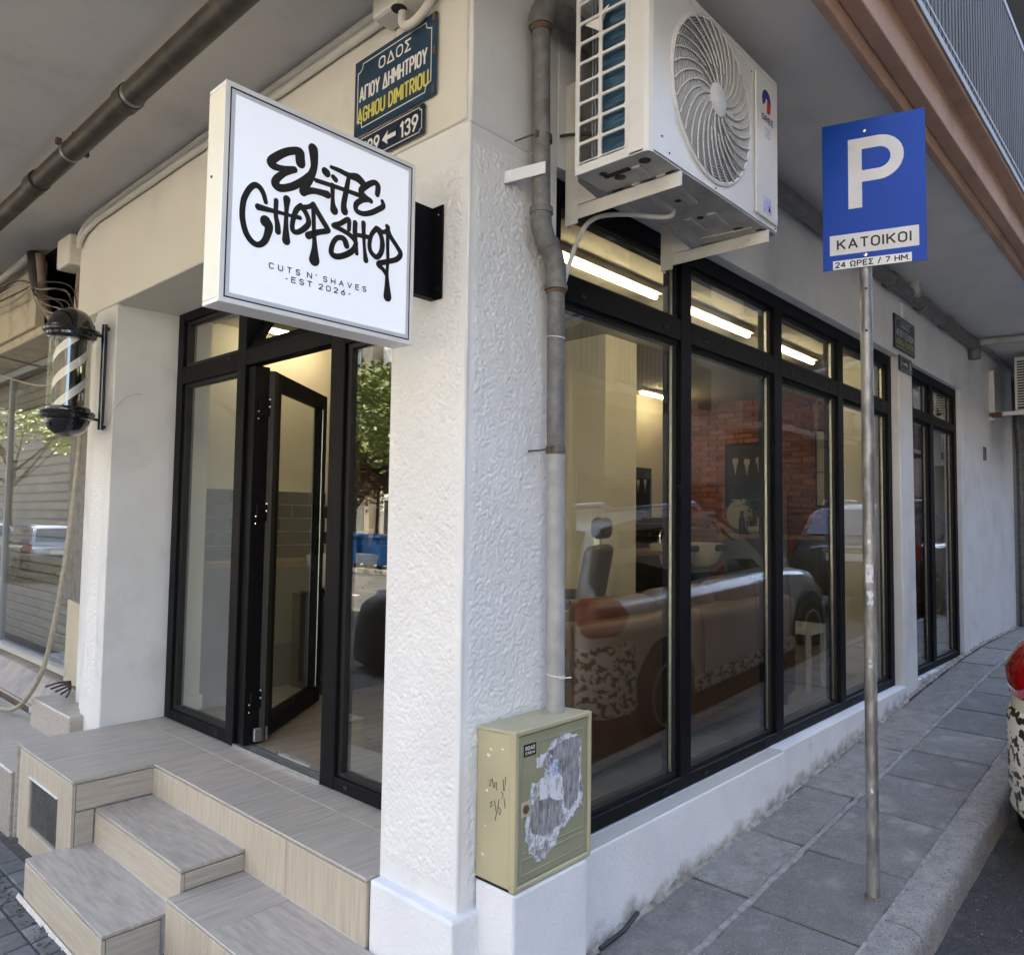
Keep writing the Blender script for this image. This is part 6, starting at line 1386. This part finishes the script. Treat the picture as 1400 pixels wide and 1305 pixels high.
    def ringpts(zq, front=False):
        P = []
        X = [x for x in xs if (x <= .42 if not front else x >= 3.95)]
        for x in (reversed(X) if not front else X): w = interp(lo, x)[1]; P.append((x, w))
        full = [(x, w) for x, w in P]+[(x, -w) for x, w in reversed(P)]
        out = []
        for i, (x, y) in enumerate(full):
            a = full[max(0, i-1)]; b = full[min(len(full)-1, i+1)]; t = Vector((b[0]-a[0], b[1]-a[1])).normalized(); nn = Vector((t.y, -t.x))
            if (nn.x*(x-2.1)+nn.y*y) < 0: nn = -nn
            out.append((x, y, nn.x, nn.y))
        return out
    bumper(ringpts(.6), .30, .78, 'camo_print' if camo else 'car_black', off=.016)
    bumper(ringpts(.6, True), .30, .56, 'camo_print' if camo else 'car_black', off=.014)
    ws_ = MB(); pts = [(3.02, -.60, 1.09), (3.02, .60, 1.09), (2.40, .50, 1.55), (2.40, -.50, 1.55)]
    ws_.v = [(x+.015, y, z+.02) for x, y, z in pts]+[(x, y, z) for x, y, z in pts]; ws_.f = [(0, 1, 2, 3), (7, 6, 5, 4), (0, 4, 5, 1), (1, 5, 6, 2), (2, 6, 7, 3), (3, 7, 4, 0)]
    obj('windscreen', ws_, 'car_glass', A, local=True)
    rs = MB(); pts = [(.17, -.60, 1.16), (.17, .60, 1.16), (.40, .52, 1.52), (.40, -.52, 1.52)]
    rs.v = [(x-.03, y, z+.01) for x, y, z in pts]+[(x, y, z) for x, y, z in pts]; rs.f = [(0, 1, 2, 3), (7, 6, 5, 4), (0, 4, 5, 1), (1, 5, 6, 2), (2, 6, 7, 3), (3, 7, 4, 0)]
    obj('rear_screen', rs, 'car_glass', A, local=True)
    obj('number_plate', MB().box(-.022, -.010, -.26, .26, .80, .91), 'enamel_white', A, local=True)
    obj('grille', MB().box(4.27, 4.315, -.42, .42, .60, .70), 'car_black', A, bev=.01, local=True)
    return A
CAR = make_car('pearl white compact SUV with black and white patterned bumpers parked at the kerb', (4.12, -.16, 0), 0, 'car_pearl', camo=True)
CAR.location.z = zroad(3.8, 0)-.01; CAR.rotation_euler.y = -math.atan(.065)
random.seed(9)
D = make_car('silver compact SUV parked along the avenue near the neighbouring shop', (-3.4, 24.5, -.37), R(90), 'car_silver', group='cars parked along the avenue')
E2 = copy_tree(D, None, 'silver compact SUV parked furthest up the avenue'); E2.location = (-3.3, 31.0, -.37)
E3 = make_car('dark blue compact SUV parked on the far side of the avenue', (-10.9, 40, -.37), R(-90), 'car_dark', group='cars parked along the avenue')
E4 = copy_tree(E3, None, 'dark blue compact SUV parked ahead of the patterned one in the side street'); E4.location = (11.2, -.15, zroad(9.6, 0)); E4.rotation_euler = (0, -.02, 0); del E4['group']

# ------------------------------------------------------------------ across the side street
def facade(name, label, x0, x1, y0, y1, z0, z1, mat, side, floors, bays, balc=True, zb=4.2):
    """building whose street face is 'y+' (faces +y) or 'x+' (faces +x)"""
    A = thing(name, label, 'building', ((x0+x1)/2, (y0+y1)/2, z0))
    obj('walls', MB().box(x0, x1, y0, y1, z0, z1), mat, A)
    span = (x0, x1) if side == 'y+' else (y0, y1); wbay = (span[1]-span[0])/bays
    def P(a0, a1, d0, d1, za, zb_):
        return (a0, a1, y1+d0, y1+d1, za, zb_) if side == 'y+' else (x1+d0, x1+d1, a0, a1, za, zb_)
    win = None
    for f_ in range(floors):
        zf = zb+f_*3.0
        if balc:
            for b in range(0, bays, 1):
                if b % 3 == 2: continue
                a0 = span[0]+b*wbay+.2; a1 = a0+wbay-.3
                bb = obj('balcony', MB().box(*P(a0, a1, 0, 1.1, zf-.16, zf)), mat, A)
                rr = MB().box(*P(a0, a1, 1.05, 1.09, zf+.9, zf+.95)).box(*P(a0, a1, 1.05, 1.09, zf+.05, zf+.09))
                k = int((a1-a0)/.16)
                for i in range(k): rr.box(*P(a0+i*.16, a0+i*.16+.05, 1.06, 1.08, zf+.09, zf+.9))
                obj('railing', rr, 'railing_grey', bb)
        for b in range(bays):
            a0 = span[0]+(b+.25)*wbay; a1 = a0+wbay*.5
            w_ = obj('window', MB().box(*P(a0, a1, -.04, .03, zf+.1, zf+2.3)), 'shutter_grey', A)
            obj('pane', MB().box(*P(a0+.08, a1-.08, .031, .035, zf+.2, zf+1.3)), 'car_glass', w_)
    for b in range(bays):
        a0 = span[0]+(b+.12)*wbay; a1 = a0+wbay*.76
        obj('shop_opening', MB().box(*P(a0, a1, -.05, .04, z0+.3, z0+2.9)), ('shutter_grey', 'car_glass', 'counter_dark')[b % 3], A)
    return A
facade('apartment_block', 'brown apartment block further up the side street', 26.5, 66, -14, -5.9, 0, 11, 'facade_b', 'y+', 2, 9, zb=4.6)
facade('apartment_block', 'added block hiding the bright sky at the top of the side street', 67, 80, -5.8, 14, 0, 15, 'facade_a', 'y+', 4, 4, balc=False)
obj('added_closing_wall', MB().box(66.5, 67, -5.8, 14, 0, 15), 'facade_b', None, kind='structure')  # added with its block to keep bright sky out of the side window reflections
facade('apartment_block', 'added block hiding the bright sky at the far end of the avenue', -21, 1.8, 75, 90, -.3, 17, 'facade_b', 'x+', 4, 4, balc=False)
obj('added_avenue_end_wall', MB().box(-34, 14, 74.5, 75, -.3, 17), 'facade_b', None, kind='structure')  # added with its block to keep bright sky out of the neighbour's glass
facade('apartment_block', 'pale apartment block with barred balconies across the side street', -2, 26, -14, -5.9, -.3, 10.5, 'facade_b', 'y+', 2, 8, zb=4.3)
tag(obj('opposite_pavement', MB().box(-1.5, 26, -5.9, -4.7, -.4, -.02, lambda x, y, z: (x, y, z+.065*min(x, 9)-.05)), 'edge_concrete', None, kind='structure'), None, None)
# across the avenue
facade('apartment_block', 'cream apartment block across the avenue behind the trees', -34, -22, -30, 2, -.3, 18, 'facade_a', 'x+', 5, 9, zb=3.9)
facade('apartment_block', 'grey apartment block across the avenue further up the street', -34, -22, 3, 34, -.3, 21, 'facade_c', 'x+', 6, 9, zb=3.9)
facade('apartment_block', 'ochre apartment block at the far end of the avenue', -34, -22, 35, 70, -.3, 19, 'facade_a', 'x+', 5, 9, zb=3.9)
obj('far_pavement', MB().box(-22, -12.5, -40, 75, -.5, -.22), 'pale_joint', None, kind='structure')
rm_ = MB()
for k in range(12): rm_.box(-7.6, -7.45, -20+k*6, -17+k*6, -.366, -.362)
tag(obj('road_marking', rm_, 'line_paint', None), None, None, kind='structure')
# trees
def tree(x, y, z, h, cr_, label, seed, parts=True, n=5200):
    random.seed(seed); T = thing('street_tree', label, 'tree', (x, y, z), 'trees along the avenue')
    tr = MB(); tr.tube(smooth_path([(x, y, z), (x+.1, y-.05, z+h*.22), (x-.1, y+.1, z+h*.42)]), [.20-.006*i for i in range(13)], 9)
    tips = []
    for k in range(9):
        a = random.uniform(0, 2*PI); e = random.uniform(.5, 1.1); b0 = Vector((x, y, z+h*random.uniform(.28, .42)))
        tip = b0+Vector((math.cos(a)*cr_*.8*e, math.sin(a)*cr_*.8*e, h*random.uniform(.2, .5)))
        tr.tube(smooth_path([b0, (b0+tip)/2+Vector((0, 0, -.2)), tip]), [.09-.005*i for i in range(13)], 6); tips.append(tip)
    obj('trunk', tr, 'bark', T, smooth=True)
    cl = [Vector((x, y, z+h*.65))]+tips; cc = [(c_+Vector((random.gauss(0, .4), random.gauss(0, .4), random.gauss(0, .3))), random.uniform(.6, 1.25)) for c_ in cl for _ in range(3)]
    m = MB()
    for k in range(n):
        c_, r_ = random.choice(cc); d = Vector((random.gauss(0, 1), random.gauss(0, 1), random.gauss(0, .8))).normalized()*r_*random.uniform(.5, 1)**.5
        p = c_+d; u = Vector((random.uniform(-1, 1), random.uniform(-1, 1), random.uniform(-.6, .6))).normalized()*random.uniform(.07, .15); w = u.orthogonal().normalized()*u.length*.5
        m.quad(p-u, p-w, p+u, p+w)
    obj('crown', m, 'leaf', T)
    return T
tree(-15.5, 27.5, -.25, 8.5, 3.4, 'broad green tree standing behind the blue bins', 1, n=9000)
tree(-16.5, 22.5, -.25, 8.0, 3.0, 'bushy green tree right of the blue bins', 12, n=9000)
tree(-13.5, 20.5, -.25, 9.5, 3.6, 'tall green tree left of the blue bins across the avenue', 2, n=9000)
tree(-9.0, 30.0, -.25, 9, 3.4, 'leaning green tree with low limbs above the parked cars', 3)
tree(-11.5, 9.0, -.25, 8.5, 3.2, 'green tree across the avenue nearest the corner', 4)
tree(-12, 1.0, -.25, 9, 3.2, 'green tree across the avenue opposite the side street', 5, n=3500)
tree(-7.5, 46, -.25, 11, 4.2, 'added dense green tree dimming the avenue reflection beyond the parked cars', 7, n=5000)  # this tree and the next two are added to darken the neighbour's glass
tree(-4.0, 55, -.25, 11, 4.2, 'added dense green tree hiding the bright end of the avenue', 8, n=5000)
tree(-13, 38, -.25, 11, 4.2, 'added large green tree dimming the avenue reflection from the left', 9, n=5000)
tree(-3.2, 39, -.25, 8, 3.0, 'green tree on the near pavement far up the avenue', 6, n=3500)
tree(-14.0, 21.6, -.25, 6.6, 3.6, 'low wide leafy tree right behind the blue bins', 21, n=15000)
tree(-14.8, 26.4, -.25, 7.0, 3.8, 'low wide leafy tree just beyond the blue bins', 22, n=15000)
sb = thing('street_tree', 'low orange and yellow shrub tree above the blue bins', 'tree', (-14.5, 24.5, -.25)); 
random.seed(8); m = MB()
for k in range(2600):
    d = Vector((random.gauss(0, .5), random.gauss(0, .75), random.gauss(0, .5))); p = Vector((-14.6, 24.5, 3.3))+d; u = Vector((random.uniform(-1, 1), random.uniform(-1, 1), random.uniform(-.6, .6))).normalized()*.09; w = u.orthogonal().normalized()*.045; m.quad(p-u, p-w, p+u, p+w)
obj('crown', m, 'leaf_dry', sb); obj('trunk', MB().tube([(-14.5, 24.5, -.25), (-14.6, 24.5, 2.9)], .06, 7), 'bark', sb, smooth=True)
# blue bins
for k, y in enumerate((22.3, 23.7, 25.1)):
    q = thing('waste_bin', ['blue wheeled waste bin nearest the corner across the avenue', 'blue wheeled waste bin in the middle across the avenue', 'blue wheeled waste bin furthest up across the avenue'][k], 'bin', (-13.0, y, -.22), 'blue bins across the avenue')
    obj('body', MB().box(-13.5, -12.6, y-.55, y+.55, -.08, .86, lambda a, b, z: (a+(.08 if z < 0 and a < -13 else (-.08 if z < 0 else 0)), b, z)), 'bin_blue', q, bev=.03, seg=2)
    obj('lid', MB().box(-13.54, -12.56, y-.58, y+.58, .87, 1.02, lambda a, b, z: (a, b, z-(.06 if a > -13 and z > .9 else 0))), 'bin_blue', q, bev=.04, seg=2)
    wl = MB()
    for s in (-1, 1):
        for t in (-1, 1): wl.lathe((-13.05+s*.35, y+t*.4, -.13), [(.09, -.025), (.09, .025)], 12, (0, 1, 0))
    obj('wheel', wl, 'tyre', q)
# covered scooter close to the corner (it shows as a dark shape in the entrance glass)
SCO = thing('covered_scooter', 'scooter under a wrinkled black cover parked on the avenue kerb', 'scooter', (-2.1, 7.6, -.36))
m = MB(); nr = 16
for i in range(13):
    t = i/12; yy = 6.8+1.7*t; hw = .30*math.sin(PI*min(1, max(0, t*.94+.03)))**.5; zt = .30+.42*math.sin(PI*t)**.6+(.28 if .12 < t < .35 else 0)
    for k in range(nr):
        a = PI*k/(nr-1); wv = .03*noise.noise(Vector((t*9, k*.9, 3))); m.v.append((-2.1+(hw+wv)*math.cos(a)*(1 if k not in (0, nr-1) else 1.15), yy+wv, -.25+(zt+.25+wv)*max(0, math.sin(a))**.5))
for i in range(12):
    for k in range(nr-1): m.f.append((i*nr+k, i*nr+k+1, (i+1)*nr+k+1, (i+1)*nr+k))
obj('cover', m, 'cloth_black', SCO, smooth=True)
for y in (7.0, 8.3): obj('wheel', MB().lathe((-2.1, y, -.12), [(.18, -.05), (.24, -.04), (.24, .04), (.18, .05)], 24, (1, 0, 0)), 'tyre', SCO, smooth=True)
obj('mirror', MB().tube([(-1.95, 7.15, .60), (-1.85, 7.1, .85)], .008, 5).lathe((-1.84, 7.08, .88), [(.001, -.02), (.055, 0), (.001, .02)], 12, (0, 1, 0)), 'black_gloss', SCO, smooth=True)
